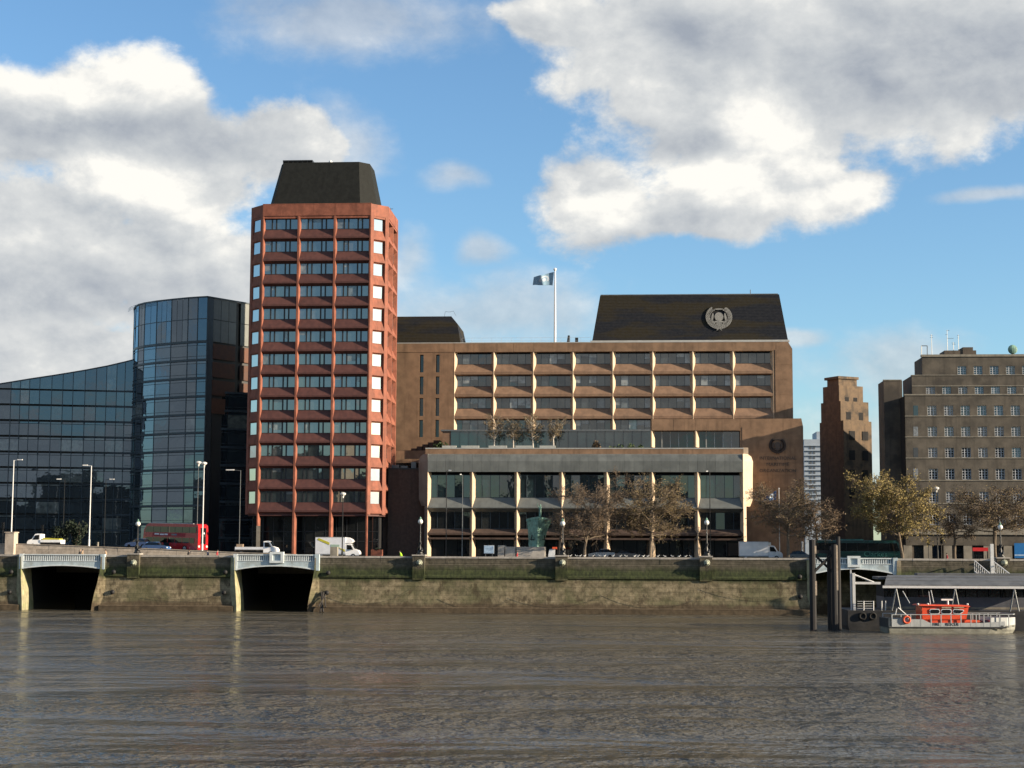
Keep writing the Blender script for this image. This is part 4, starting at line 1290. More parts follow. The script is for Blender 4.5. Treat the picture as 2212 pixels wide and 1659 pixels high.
# piers with lion heads
def lion(parent, x, y, z):
    m_ = MB()
    for i in range(11):                    # mane
        t = 2 * math.pi * i / 11
        m_.ball((x + .30 * math.cos(t), y, z + .10 + .30 * math.sin(t)), .17, .16, .17, 7, 5)
    m_.ball((x, y - .12, z + .08), .30, .28, .32, 10, 7)
    m_.ball((x, y - .36, z - .04), .15, .16, .13, 8, 5)
    for s in (-1, 1):
        m_.ball((x + s * .12, y - .32, z + .14), .05, .05, .05, 6, 4); m_.ball((x + s * .24, y - .12, z + .34), .09, .07, .09, 6, 4)
    o = m_.build('lion_head', 'lion_pale', parent, smooth=True)
    MB().torus((x, y - .30, z - .36), .30, .045, 'Y', 16, 6).build('mooring_ring', 'iron_black', parent)
piers = [290.5, 905.5, 1213.5, 1524.5, 2165]
PIER_W = 1.75
for px in piers:
    x = at(px, 1215, YW).x
    w = PIER_W / 2
    m_ = MB().prof_x([(YW + q, z) for q, z in ((-.75, ZT + .05), (-.75, 6.2), (-.68, 5.5), (-.60, 4.7), (.9, 4.7), (.9, ZT + .05))], x - w, x + w)
    m_.build('pier', 'river_wall_stone', wall)
    MB().box(x - w - .10, x + w + .10, YW - .86, YW + 1.0, ZT + .05, ZT + .24).build('pier_cap', 'plinth_stone', wall)
    lion(wall, x + .12, YW - .78, at(px, 1217, YW).z)
# docks under the little bridges
def jamb(x, s, off, y0, y1):
    """side wall of an opening, curving in towards its foot"""
    ks = [(ZT - .3, 0), (6.0, .08), (4.2, .35), (2.4, .75), (.9, 1.0), (-1, 1.15)]
    rings = []
    for y in (y0, y1):
        rg = [(x + s * off * k, y - (.25 + .5 * k if y < YW else 0), z) for z, k in ks]
        rg += [(x - s * .6, y, -1), (x - s * .6, y, ZT - .3)]
        rings.append(rg)
    return MB().loft(rings)
for i, (a, b, b2, cy) in enumerate(oa):
    xa, xb = at(a, 1260, YW).x, at(b, 1230, YW).x
    of = xb - at(b2, 1310, YW).x
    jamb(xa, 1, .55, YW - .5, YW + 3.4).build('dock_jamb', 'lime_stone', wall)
    jamb(xa, 1, .53, YW + 3.4, YW + 22).build('dock_side', 'dock_shade', wall)  # painted dark from where the sun stops reaching the jamb
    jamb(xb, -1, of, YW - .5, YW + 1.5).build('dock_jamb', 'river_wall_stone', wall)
    jamb(xb, -1, of, YW + 1.5, YW + 22).build('dock_side', 'dock_shade', wall)
    MB().box(xa - 1, xb + 1, YW + (22 if i < 2 else 7), YW + 22.5, -1, ZT - .3).build('dock_back', 'dock_shade' if i < 2 else 'river_wall_stone', wall)
    MB().box(xa - .5, xb + .5, YW + .9, YW + 22, ZT - 1.22, ZT - .9).build('dock_roof', 'dock_shade', wall)
# round iron fenders, chains
fend = [(24, 1235.5), (21, 1279), (245.5, 1235.5), (243, 1279), (486.5, 1236), (484, 1280), (709, 1237.5), (706, 1280.5), (1727.5, 1246), (1729, 1289)]
fm = MB().ball((0, 0, 0), .34, .30, .34, 12, 7).tube((0, 0, -.1), (0, .5, -.1), .16, .22, 8).mesh('iron_fender', 'iron_black', smooth=True)
for px, py in fend:
    p = at(px, py, YW - .6)
    sub('iron_fender', fm, wall, (p.x, -.62, p.z))
ch_pts = [(318, 1288, 470, 1286, 10), (716, 1284, 905, 1266, 34), (960, 1290, 1112, 1292, 28), (1112, 1288, 1315, 1282, 30), (1315, 1282, 1527, 1286, 34), (1527, 1268, 1700, 1290, 16)]
for (xa, ya, xb, yb4, sag) in ch_pts:
    m_ = MB(); pts = []
    for k in range(13):
        t = k / 12
        p = at(xa + (xb - xa) * t, ya + (yb4 - ya) * t + sag * 4 * t * (1 - t) * .8, YW - .68)
        pts.append((p.x, YW - .5 - (.12 + .08 * max(0, 4.8 - p.z)), p.z))
    m_.path(pts, .022, 5).build('hanging_chain', 'chain_rust', wall)
# old fender timbers beside the second dock
tim = thing('fender_timbers', 'broken dark fender timbers leaning on the wall beside the second dock', 'timbers', (at(695, 1318, YW - 1.5).x, YW - 1.5, 0))
for (xa, ya, xb, yb4, r) in ((692, 1322, 699, 1279, .16), (698, 1322, 694, 1277, .14), (688, 1310, 705, 1282, .09), (703, 1312, 702, 1288, .12)):
    MB().tube(at(xa, ya, YW - 2.0), at(xb, yb4, YW - .75), r, r * .8, 6).build('timber', 'timber_old', tim)

# ------------------------------------------------------------------ little iron bridges over the docks
def dock_bridge(px0, px1, ytop, ybal, cy, springy, ped, label, ends=(False, True)):
    xa, xb = at(px0, ytop, YW).x, at(px1, ytop, YW).x
    z = lambda y: at((px0 + px1) / 2, y, YW).z
    t = thing('dock_bridge', label, 'bridge', ((xa + xb) / 2, YW, z(cy)), 'iron bridges over the docks')
    y0, y1 = YW - .55, YW + .0
    n = 16; w = xb - xa
    rings = []
    for i in range(n + 1):
        u = i / n; x = xa + w * u
        zb = z(cy) - (z(cy) - z(springy)) * (2 * u - 1) ** 2
        rings.append([(x, y0, zb), (x, y0 + .5, zb), (x, y0 + .5, z(ybal)), (x, y0, z(ybal))])
    MB().loft(rings).build('fascia', 'pale_blue_paint', t)
    rr = []
    for i in range(n + 1):
        u = i / n; x = xa + w * u
        zb = z(cy) - (z(cy) - z(springy)) * (2 * u - 1) ** 2
        rr.append([(x, y0 - .10, zb - .05), (x, y0 + .05, zb - .05), (x, y0 + .05, zb + .12), (x, y0 - .10, zb + .12)])
    MB().loft(rr).build('arch_rim', 'pale_blue_white', t)
    MB().box(xa, xb, y0 - .08, y0 + .35, z(ytop) - .16, z(ytop)).build('top_rail', 'pale_blue_white', t)
    MB().box(xa, xb, y0 - .07, y0 + .30, z(ybal), z(ybal) + .10).build('bottom_rail', 'pale_blue_white', t)
    me = MB().box(-.075, .075, y0 + .02 - YW, y0 + .16 - YW, z(ybal) + .1, z(ytop) - .16).mesh('baluster', 'pale_blue_white')
    pa_, pb_ = (at(ped[0], 1200, YW).x, at(ped[1], 1200, YW).x) if ped else (1e9, 1e9)
    n = int(w / .315)
    for i in range(n):
        x = xa + .25 + (w - .5) * i / (n - 1)
        if pa_ - .1 < x < pb_ + .1: continue
        sub('baluster', me, t, (x - WP[t.name][0], 0, -WP[t.name][2]))
    MB().box(xa, xb, y0 + .30, y0 + .34, z(ybal), z(ytop) - .1).build('back_panel', 'pale_blue_paint', t)
    if ped:
        zt2, zb2 = z(ped[2]), z(ped[3])
        k = .42; m_ = MB()
        m_.box(pa_, pb_, y0 - .30, y0 + .3, zb2, zb2 + k * .8).box(pa_, pb_, y0 - .30, y0 + .3, zt2 - k * .8, zt2)
        m_.box(pa_, pa_ + k, y0 - .302, y0 + .3, zb2 + k * .8, zt2 - k * .8).box(pb_ - k, pb_, y0 - .302, y0 + .3, zb2 + k * .8, zt2 - k * .8)
        m_.build('pedestal', 'pale_blue_white', t)
        MB().box(pa_ + k, pb_ - k, y0 - .1, y0 + .2, zb2 + k * .8, zt2 - k * .8).build('pedestal_panel', 'pale_blue_paint', t)
    for s, x in ((0, xa), (1, xb)):
        MB().box(x - (.55 if s else .1), x + (.1 if s else .45), y0 - .14, y0 + .5, z(springy), z(ytop) + .03).build('end_post', 'pale_blue_paint' if s else 'pale_blue_white', t)
    return t
dock_bridge(47, 228, 1197, 1212.5, 1221.5, 1229, None, 'pale blue iron bridge over the leftmost dock, without a pedestal')
dock_bridge(508, 690, 1197.5, 1212.5, 1222.5, 1232, (585, 615, 1192, 1216), 'pale blue iron bridge over the dock below the red tower')
dock_bridge(1752, 1936, 1205, 1219, 1229, 1241, (1829, 1857, 1201, 1225), 'pale blue iron bridge behind the tall mooring piles')

# ------------------------------------------------------------------ ramp wall
rampw = thing('ramp_wall', 'pale stone wall beside the ramp, behind the parapet on the left', 'wall', (at(300, 1190, 246.6).x, 246.6, PZ))
ks = [(-120, 1171), (10, 1174), (50, 1174.5), (190, 1179.5), (350, 1185.5), (505, 1192.5), (640, 1197)]
YRW = 246.6
for (pa_, ya), (pb_, yb4) in zip(ks, ks[1:]):
    n = max(2, int((pb_ - pa_) / 28))
    for i in range(n):
        u0, u1 = i / n, (i + 1) / n
        a, b = at(pa_ + (pb_ - pa_) * u0, ya + (yb4 - ya) * u0, YRW), at(pa_ + (pb_ - pa_) * u1, ya + (yb4 - ya) * u1, YRW)
        prev = 0
        for j, (f0_, f1_) in enumerate(((0, .36), (.36, .70), (.70, .97))):
            za0, za1 = PZ + (a.z - PZ) * f0_, PZ + (a.z - PZ) * f1_; zb0, zb1 = PZ + (b.z - PZ) * f0_, PZ + (b.z - PZ) * f1_
            sh = .0
            yy = YRW + rnd.uniform(0, .03)
            MB().loft([[(a.x + .015, yy, za0 + .01), (b.x - .015, yy, zb0 + .01), (b.x - .015, yy, zb1 - .01), (a.x + .015, yy, za1 - .01)],
                       [(a.x + .015, YRW + .5, za0 + .01), (b.x - .015, YRW + .5, zb0 + .01), (b.x - .015, YRW + .5, zb1 - .01), (a.x + .015, YRW + .5, za1 - .01)]]).build('stone_block', 'ramp_stone', rampw)
        MB().loft([[(a.x, YRW - .08, a.z - .1), (b.x, YRW - .08, b.z - .1), (b.x, YRW - .08, b.z), (a.x, YRW - .08, a.z)],
                   [(a.x, YRW + .58, a.z - .1), (b.x, YRW + .58, b.z - .1), (b.x, YRW + .58, b.z), (a.x, YRW + .58, a.z)]]).build('coping_stone', 'ramp_stone', rampw)
a, b = at(12, 1180, 246), at(32, 1151, 246)
MB().box(a.x, b.x, 245.7, 247.4, PZ, b.z).build('end_pier', 'ramp_stone', rampw)
MB().box(a.x - .1, b.x + .1, 245.6, 247.5, b.z, b.z + .15).build('end_pier_cap', 'ramp_stone', rampw)

# ================================================================== lamps
def lamp_tall(px, ytop, Y, arm, label, m='lamp_white', r=.11, ybase=1190):
    p = at(px, ytop, Y); zb = ramp_z(p.x) if px < 600 else base_z(Y)
    t = thing('street_lamp', label, 'street lamp', (p.x, Y, zb), 'tall street lamps along the road')
    MB().tube((p.x, Y, zb), (p.x, Y, zb + 1.6), r * 1.5, r * 1.4, 8).tube((p.x, Y, zb + 1.6), (p.x, Y, p.z), r, r * .65, 8).build('column', m, t)
    if arm:
        MB().tube((p.x, Y, p.z - .05), (p.x + arm * .8, Y, p.z + .05), .045, .04, 5).build('arm', m, t)
        MB().loft([[(p.x + arm * q, Y - w, p.z + .0 + dz) for q, w, dz in ((.6, .12, 0), (1.35, .16, 0), (1.35, .16, .14), (.6, .08, .16))],
                   [(p.x + arm * q, Y + w, p.z + .0 + dz) for q, w, dz in ((.6, .12, 0), (1.35, .16, 0), (1.35, .16, .14), (.6, .08, .16))]]).build('lamp_head', 'lamp_white', t)
    else:
        MB().lathe([(.10, -.1), (.16, .2), (.42, .42), (.46, .62), (.2, .74)], (p.x, Y, p.z - .3), 10).build('lamp_head', 'globe', t)
    return t
lamp_tall(30, 994, 247.0, 1, 'tall white street lamp with its arm to the right, nearest the left edge')
lamp_tall(197.5, 1006, 247.0, -1, 'tall white street lamp with its arm to the left, before the low glass wing')
lamp_tall(441, 1004, 248.5, 0, 'tall white lamp post rising behind the red bus')
lamp_tall(741, 1070, 247.5, 0, 'dark lamp post with a pale lantern before the yellow-striped van', 'lamp_black', .1)
lamp_tall(520, 1016, 262.5, -1.8, 'thin grey street lamp left of the red tower', 'lamp_grey', .07)
lamp_tall(140, 1036, 262.5, -1, 'thin dark street lamp before the low glass wing', 'lamp_black', .07)
lamp_tall(229, 1036, 262.5, 1, 'thin dark street lamp right of the second white lamp', 'lamp_black', .07)
lamp_tall(429, 1002, 262.0, 0, 'thin grey mast just left of the white lamp post behind the bus', 'lamp_grey', .07)
lamp_tall(965, 1017, 250, .5, 'thin dark street lamp before the first bay of the glazed hall', 'lamp_black', .08)
lamp_tall(999.5, 1026, 250, -.3, 'thin grey pole beside the second column of the glazed hall', 'lamp_grey', .07)
lamp_tall(1533, 1019, 250, -.4, 'thin dark street lamp before the last bay of the glazed hall', 'lamp_black', .08)
lamp_tall(2022.5, 1058, 252, 0, 'dark post in front of the stone offices beside the yellow tree', 'lamp_black', .09)

def dolphin_lamp(px, ytop, label):
    x = at(px, 1195, YW + .1).x
    zb = ZT + .24
    h = at(px, ytop, YW + .1).z - zb
    t = thing('embankment_lamp', label, 'lamp', (x, YW + .1, zb), 'ornate lamps on the wall piers')
    m_ = MB().lathe([(.55, 0), (.55, .15), (.42, .22), (.40, .5), (.28, .62)], (x, YW + .1, zb), 10)
    m_.build('base', 'lamp_black', t)
    for s in (-1, 1):                      # two fish curl round the foot of the post, tails up
        d_ = MB(); rings = []
        for k in range(14):
            u = k / 13; a_ = s * 1.2 + u * 5.2
            r_ = .34 - .20 * u; th = .17 * (1 - u) ** .6 + .035
            c = Vector((x + r_ * math.cos(a_), YW + .1 + r_ * math.sin(a_), zb + .45 + 1.5 * u ** 1.3 + (.12 if k == 0 else 0)))
            rings.append([(c.x + th * math.cos(q) * math.cos(a_), c.y + th * math.cos(q) * math.sin(a_), c.z + th * math.sin(q)) for q in [2 * math.pi * j / 7 for j in range(7)]])
        d_.loft(rings).build('fish', 'lamp_black', t, smooth=True)
    MB().lathe([(.17, .6), (.12, 1.2), (.10, h * .55), (.15, h * .56), (.08, h * .60), (.065, h - 1.25), (.16, h - 1.2), (.10, h - 1.05)], (x, YW + .1, zb), 10).build('post', 'lamp_black', t)
    g = MB().ball((x, YW + .1, zb + h - .72), .36, .36, .37, 14, 9).build('globe', 'globe', t, smooth=True)
    MB().lathe([(.22, h - .42), (.24, h - .34), (.10, h - .28), (.14, h - .2), (.03, h - .02), (.01, h)], (x, YW + .1, zb), 8).build('crown', 'bronze_green', t)
    return t
dolphin_lamp(296.5, 1121, 'ornate lamp with a white globe on the wall pier before the red bus')
dolphin_lamp(907.5, 1116, 'ornate lamp with a white globe on the wall pier left of the glazed hall')
dolphin_lamp(1215.5, 1120, 'ornate lamp with a white globe beside the bronze ship bow')
dolphin_lamp(1527, 1118, 'ornate lamp with a white globe before the last bay of the glazed hall')
dolphin_lamp(2162, 1128, 'ornate lamp with a white globe at the right, near the blue hoarding')

# ================================================================== trees
def make_tree(rs, height, trunk_h, crown_w, limbs, subs, twigs, leaves, leaf_size, trunk_r, rise=.5):
    """tapered trunk, leader and limbs, fine twigs, and leaf-sized faces near the twig ends; the crown fills an egg"""
    tr, tw, lf = MB(), MB(), MB()
    def leaf(p):
        s = leaf_size * rs.uniform(.55, 1.25)
        a = Vector((rs.gauss(0, 1), rs.gauss(0, 1), rs.gauss(0, .7))).normalized(); b = a.orthogonal().normalized() * s
        c = a.cross(b).normalized() * s * .7
        lf.add([p - b, p - c * .8, p + b, p + c], [(0, 1, 2, 3)])
    def bend(mb, p, d, L_, r0, r1, n, k=3, wob=.10, lift=.05):
        pts = [p]
        for i in range(k):
            d = (d + Vector((rs.gauss(0, wob), rs.gauss(0, wob), rs.gauss(lift, wob * .8)))).normalized()
            pts.append(pts[-1] + d * L_ / k)
        for i in range(k):
            mb.tube(pts[i], pts[i + 1], r0 + (r1 - r0) * i / k, r0 + (r1 - r0) * (i + 1) / k, n, False)
        return pts, d
    def on(pts, u):
        k = min(len(pts) - 2, int(u * (len(pts) - 1))); f = u * (len(pts) - 1) - k
        return pts[k].lerp(pts[k + 1], f)
    ch = height - trunk_h; cw = crown_w / 2
    tp_, d = bend(tr, Vector((0, 0, 0)), Vector((0, 0, 1)), trunk_h, trunk_r, trunk_r * .72, 9, 3, .05, 0)
    lead, _ = bend(tr, tp_[-1], d, ch * .82, trunk_r * .66, .04, 7, 5, .12)
    ph = rs.uniform(0, 6.28)
    for i in range(limbs):
        u = (i + rs.uniform(0, .6)) / limbs
        q = on(lead, max(0, u * .86 - .04)); a = ph + i * 2.4 + rs.uniform(-.4, .4)
        hh = (q.z - trunk_h) / ch
        rad = cw * math.sqrt(max(.06, 1 - ((hh - .30) / .78) ** 2)) * rs.uniform(.78, 1.08)
        el = rise * (.55 + .9 * hh)
        dd = Vector((math.cos(a), math.sin(a), el)).normalized()
        L_ = rad / max(.4, math.hypot(dd.x, dd.y))
        L_ = min(L_, ch * .6)
        r0 = trunk_r * (.42 - .22 * hh)
        lp_, _ = bend(tr, q, dd, L_, r0, .03, 5, 4, .16, .02)
        for j in range(subs):
            v = rs.uniform(.22, 1.0); q2 = on(lp_, v)
            d2 = (dd * .7 + Vector((rs.gauss(0, .75), rs.gauss(0, .75), rs.gauss(.12, .6)))).normalized()
            L2 = L_ * rs.uniform(.26, .5) * (1.15 - .4 * v)
            bp_, _ = bend(tw, q2, d2, L2, max(.03, r0 * .35), .016, 3, 3, .2)
            for k in range(twigs):
                q3 = on(bp_, rs.uniform(.25, 1)); d3 = (d2 * .6 + Vector((rs.gauss(0, .8), rs.gauss(0, .8), rs.gauss(.05, .75)))).normalized()
                e = q3 + d3 * rs.uniform(.5, 1.15) * (.5 + .05 * crown_w)
                tw.tube(q3, e, .02, .012, 3, False)
                for _ in range(leaves):
                    if rs.random() < .75: leaf(q3.lerp(e, rs.uniform(.15, 1.2)) + Vector((rs.gauss(0, .13), rs.gauss(0, .13), rs.gauss(0, .13))))
    return tr, tw, lf
def plant_tree(name, label, seed, px, Y, ytop, width_px, trunk_y, mats, group, limbs=22, subs=12, twigs=8, leaves=2, leaf_size=.15, zb=None, cat='tree', rise=.5, tr_r=.28):
    rs = random.Random(seed)
    zb = base_z(Y) if zb is None else zb
    x = at(px, 1190, Y).x
    top = at(px, ytop, Y).z - zb
    th = max(.8, at(px, trunk_y, Y).z - zb)
    W_ = width_px / F * Y
    tr, tw, lf = make_tree(rs, top, th, W_, limbs, subs, twigs, leaves, leaf_size, tr_r, rise)
    hz0 = max(v[2] for v in tw.v); kz = (top - th) / (hz0 - th)
    xs_ = sorted(v[0] for v in tw.v); wid = xs_[int(len(xs_) * .995)] - xs_[int(len(xs_) * .005)]; kx = W_ / wid
    def fit(v):
        t = max(0, min(1, (v[2] - th * .6) / (th * .4)))
        return (v[0] * (1 + (kx - 1) * t), v[1] * (1 + (kx - 1) * t), v[2] if v[2] < th else th + (v[2] - th) * kz)
    t = thing(name, label, cat, (x, Y, zb), group)
    for mb, nm, mt in ((tr, 'trunk', mats[0]), (tw, 'twigs', mats[1]), (lf, 'crown', mats[2])):
        mb.v = [fit(v) for v in mb.v]
        o = bpy.data.objects.new(nm, mb.mesh(nm, mt, fix=False)); col.objects.link(o)
        o.parent = t
        if nm != 'trunk': o['kind'] = 'stuff'
    return t
PL = 'plane trees along the embankment'
BR = ('bark', 'twig', 'leaf_brown'); OL = ('bark', 'twig', 'leaf_olive'); YE = ('bark', 'twig', 'leaf_yellow')
plant_tree('plane_tree', 'bare brownish plane tree beside the bronze ship bow', 3, 1262, 244, 1008, 168, 1172, BR, PL, leaves=2, twigs=15, leaf_size=.10)
plant_tree('plane_tree', 'olive-brown plane tree before the middle columns of the glazed hall', 8, 1404, 245, 1012, 178, 1156, OL, PL, leaves=4, twigs=14, leaf_size=.11)
plant_tree('plane_tree', 'brown plane tree before the blank wall with the lettering', 21, 1702, 248.5, 1030, 165, 1158, OL, PL, leaves=2, twigs=13, leaf_size=.11)
plant_tree('plane_tree', 'thin twiggy plane tree at the foot of the brick tower', 34, 1770, 262, 1062, 105, 1160, BR, PL, leaves=1, twigs=8)
plant_tree('plane_tree', 'tall yellow-leaved plane tree left of the stone office building', 5, 1950, 247, 1010, 182, 1158, YE, PL, leaves=9, twigs=12, leaf_size=.125)
plant_tree('plane_tree', 'half-bare plane tree at the right edge before the stone offices', 9, 2150, 252, 1040, 190, 1150, OL, PL, leaves=2, twigs=13, leaf_size=.11)
plant_tree('plane_tree', 'small thin plane tree between the yellow tree and the right edge', 41, 2062, 254, 1092, 80, 1165, BR, PL, leaves=2, twigs=4, limbs=10)
for i, (px, sd_k, lab) in enumerate(((1065, 51, 'leftmost of the four slender birches on the terrace'), (1108, 52, 'second from the left of the four slender terrace birches'),
                                     (1152, 53, 'third from the left of the four slender terrace birches'), (1195, 54, 'rightmost of the four slender birches on the terrace'))):
    plant_tree('birch_tree', lab, sd_k, px, 271.5, 890 + 6 * (i % 2), 42, 950, ('birch_bark', 'twig', 'leaf_olive'), 'birches on the roof terrace', limbs=16, subs=6, twigs=5, leaves=3, leaf_size=.11, zb=zp0, tr_r=.15, rise=1.3)
def bush(name, label, px, Y, ytop, wpx, zb, m, seed, n=900, group=None):
    rs = random.Random(seed); x = at(px, 1180, Y).x; h = at(px, ytop, Y).z - zb; w = wpx / F * Y / 2
    t = thing(name, label, 'shrub', (x, Y, zb), group)
    st, lf = MB(), MB()
    for _ in range(9):
        a = rs.uniform(0, 6.28); st.tube((0, 0, 0), (w * .6 * math.cos(a), w * .6 * math.sin(a), h * rs.uniform(.5, .85)), .05, .02, 4, False)
    lobes = [(rs.gauss(0, w * .45), rs.gauss(0, w * .35), h * rs.uniform(.3, .72), rs.uniform(.35, .6)) for _ in range(8)]
    for _ in range(n):
        lx, ly, lz_, lr = rs.choice(lobes)
        d = Vector((rs.gauss(0, 1), rs.gauss(0, 1), rs.gauss(0, 1))).normalized() * lr * rs.uniform(.6, 1.05)
        p = Vector((lx + d.x * w, ly + d.y * w, max(.05, lz_ + d.z * h * .45)))
        a = Vector((rs.gauss(0, 1), rs.gauss(0, 1), rs.gauss(0, 1))).normalized(); b = a.orthogonal().normalized() * .16; c = a.cross(b).normalized() * .13
        lf.add([p - b, p - c, p + b, p + c], [(0, 1, 2, 3)])
    for mb, nm, mt in ((st, 'stems', 'bark'), (lf, 'foliage', m)):
        o = bpy.data.objects.new(nm, mb.mesh(nm, mt, fix=False)); col.objects.link(o); o.parent = t
        if nm == 'foliage': o['kind'] = 'stuff'
    return t
bush('evergreen_bush', 'left of two dark evergreen bushes before the low glass wing', 128, 263, 1120, 44, ramp_z(-70), 'leaf_dark', 61, 1400, 'evergreens by the glass wing')
bush('evergreen_bush', 'right and taller of two dark evergreen bushes before the low glass wing', 160, 263, 1114, 42, ramp_z(-70), 'leaf_dark', 62, 1400, 'evergreens by the glass wing')
bush('terrace_shrub', 'low green shrub at the left end of the roof terrace', 950, 272, 952, 22, zp0, 'leaf_green', 63, 350)
bush('terrace_shrub', 'reddish shrub on the roof terrace before the conservatory', 1287, 272, 943, 20, zp0, 'leaf_brown', 64, 350)
bush('terrace_shrub', 'low green shrub on the terrace right of the reddish one', 1330, 272, 957, 40, zp0, 'leaf_green', 65, 350)
bush('terrace_shrub', 'small green shrub below the first sunlit fin of the terrace windows', 1372, 272, 956, 30, zp0, 'leaf_green', 66, 300)
for i, (a, b) in enumerate(((956, 986), (997, 1035), (1056, 1095), (1114, 1152), (1166, 1200))):
    xa, xb = at(a, 965, 271).x, at(b, 965, 271).x; z0 = zp0
    p_ = MB().box(xa, xb, 270.4, 271.1, z0, at(a, 962.5, 270.4).z)
    o = p_.build('planter_box', 'planter', None, ((xa + xb) / 2, 270.7, z0))
    tag(o, ['pale planter box at the left end of the terrace', 'second pale planter box from the left on the terrace', 'middle one of five pale planter boxes on the terrace', 'fourth pale planter box from the left on the terrace', 'rightmost pale planter box on the terrace, by the last birch'][i], 'planter', 'planter boxes on the terrace')

# ================================================================== flags
def flag(px, ytop, ybot, Y, corners, zb, label, mats, r, cat='flag', name='flagpole', plabel=''):
    p = at(px, ytop, Y)
    t = thing('flagpole', plabel, 'flagpole', (p.x, Y, zb))
    MB().tube((p.x, Y, zb), (p.x, Y, p.z), r, r * .6, 10).ball((p.x, Y, p.z), r * 1.3).build('pole', mats[0], t)
    (a, b, c, d) = [at(*q, Y) for q in corners]   # top by the pole, bottom by the pole, bottom at the fly, top at the fly
    m_ = MB(); n, k = 40, 24; vs = []
    for i in range(n + 1):
        for j in range(k + 1):
            u, v = i / n, j / k
            q = (a.lerp(d, u)).lerp(b.lerp(c, u), v)
            off = .28 * math.sin(u * 7.5 + v * 1.2) * u ** .5 + .1 * math.sin(u * 17 + v * 3) * u
            vs.append((q.x, q.y + off, q.z + .05 * math.sin(u * 9)))
    fs = [(i * (k + 1) + j, (i + 1) * (k + 1) + j, (i + 1) * (k + 1) + j + 1, i * (k + 1) + j + 1) for i in range(n) for j in range(k)]
    m_.add(vs, fs)
    for x_, y_ in ((i, j) for i in range(n) for j in range(k)):
        u, v = (x_ + .5) / n - .45, (y_ + .5) / k - .5
        r_ = math.hypot(u * 1.5, v)
        m_.m[x_ * k + y_] = 1 if ((.24 < r_ < .36 and v < .18) or r_ < .15) else 0
    me = m_.mesh('flag', mats[1:], (p.x, Y, zb), smooth=True)
    o = bpy.data.objects.new('flag', me); col.objects.link(o); o.location = (p.x, Y, zb)
    so = o.modifiers.new('thick', 'SOLIDIFY'); so.thickness = .02
    tag(o, label, 'flag')
flag(1199, 582, 737, YM + 1.2, ((1196.5, 587.5), (1193.5, 616.5), (1150.5, 615.5), (1153, 598.5)), zt, 'faded blue flag with a pale emblem flying above the brown block',
     ('white_paint', 'flag_blue', 'flag_white'), .22, plabel='tall white flagpole on the roof of the brown office block')
flag(1682.5, 1055, 1200, 252, ((1677, 1059.5), (1676, 1080), (1645, 1085), (1656, 1072)), GZ, 'small blue and white flag hanging among the branches right of the hall',
     ('lamp_white', 'car_blue', 'flag_white'), .07, plabel='slim white flagpole right of the glazed hall')
# ================================================================== vehicles
def wheel(parent, x, y, r=.36, w=.22, z=None):
    z = r if z is None else z
    t = MB()
    def ring(rr, yy): return [(x + rr * math.cos(2 * math.pi * i / 14), yy, z + rr * math.sin(2 * math.pi * i / 14)) for i in range(14)]
    t.loft([ring(r * .6, y), ring(r * .95, y), ring(r, y + w * .15), ring(r, y + w * .85), ring(r * .95, y + w), ring(r * .6, y + w)])
    o = t.build('wheel', 'tyre', parent)
    MB().loft([ring(r * .58, y - .012), ring(r * .2, y - .03), ring(r * .05, y - .03)]).build('rim', 'wheel_rim', o)
    return o
def shell(prof, y0, y1, inset_=.10, top=.25):
    """a side outline given width, its upper edge drawn in a little (a car body or a cab)"""
    zmax = max(z for _, z in prof); zmin = min(z for _, z in prof)
    m_ = MB()
    def sh(y, k):
        return [(x, y + k * inset_ * ((z - zmin) / (zmax - zmin)) ** 2, z) for x, z in prof]
    return m_.loft([sh(y0 + .04, 1), sh(y0, 1)] if False else [sh(y0, 1), sh(y1, -1)])
def side_pane(parent, pts, y, name='side_window', m='glass_vehicle', th=.03):
    return MB().loft([[(x, y - th, z) for x, z in pts], [(x, y + .02, z) for x, z in pts]]).build(name, m, parent)

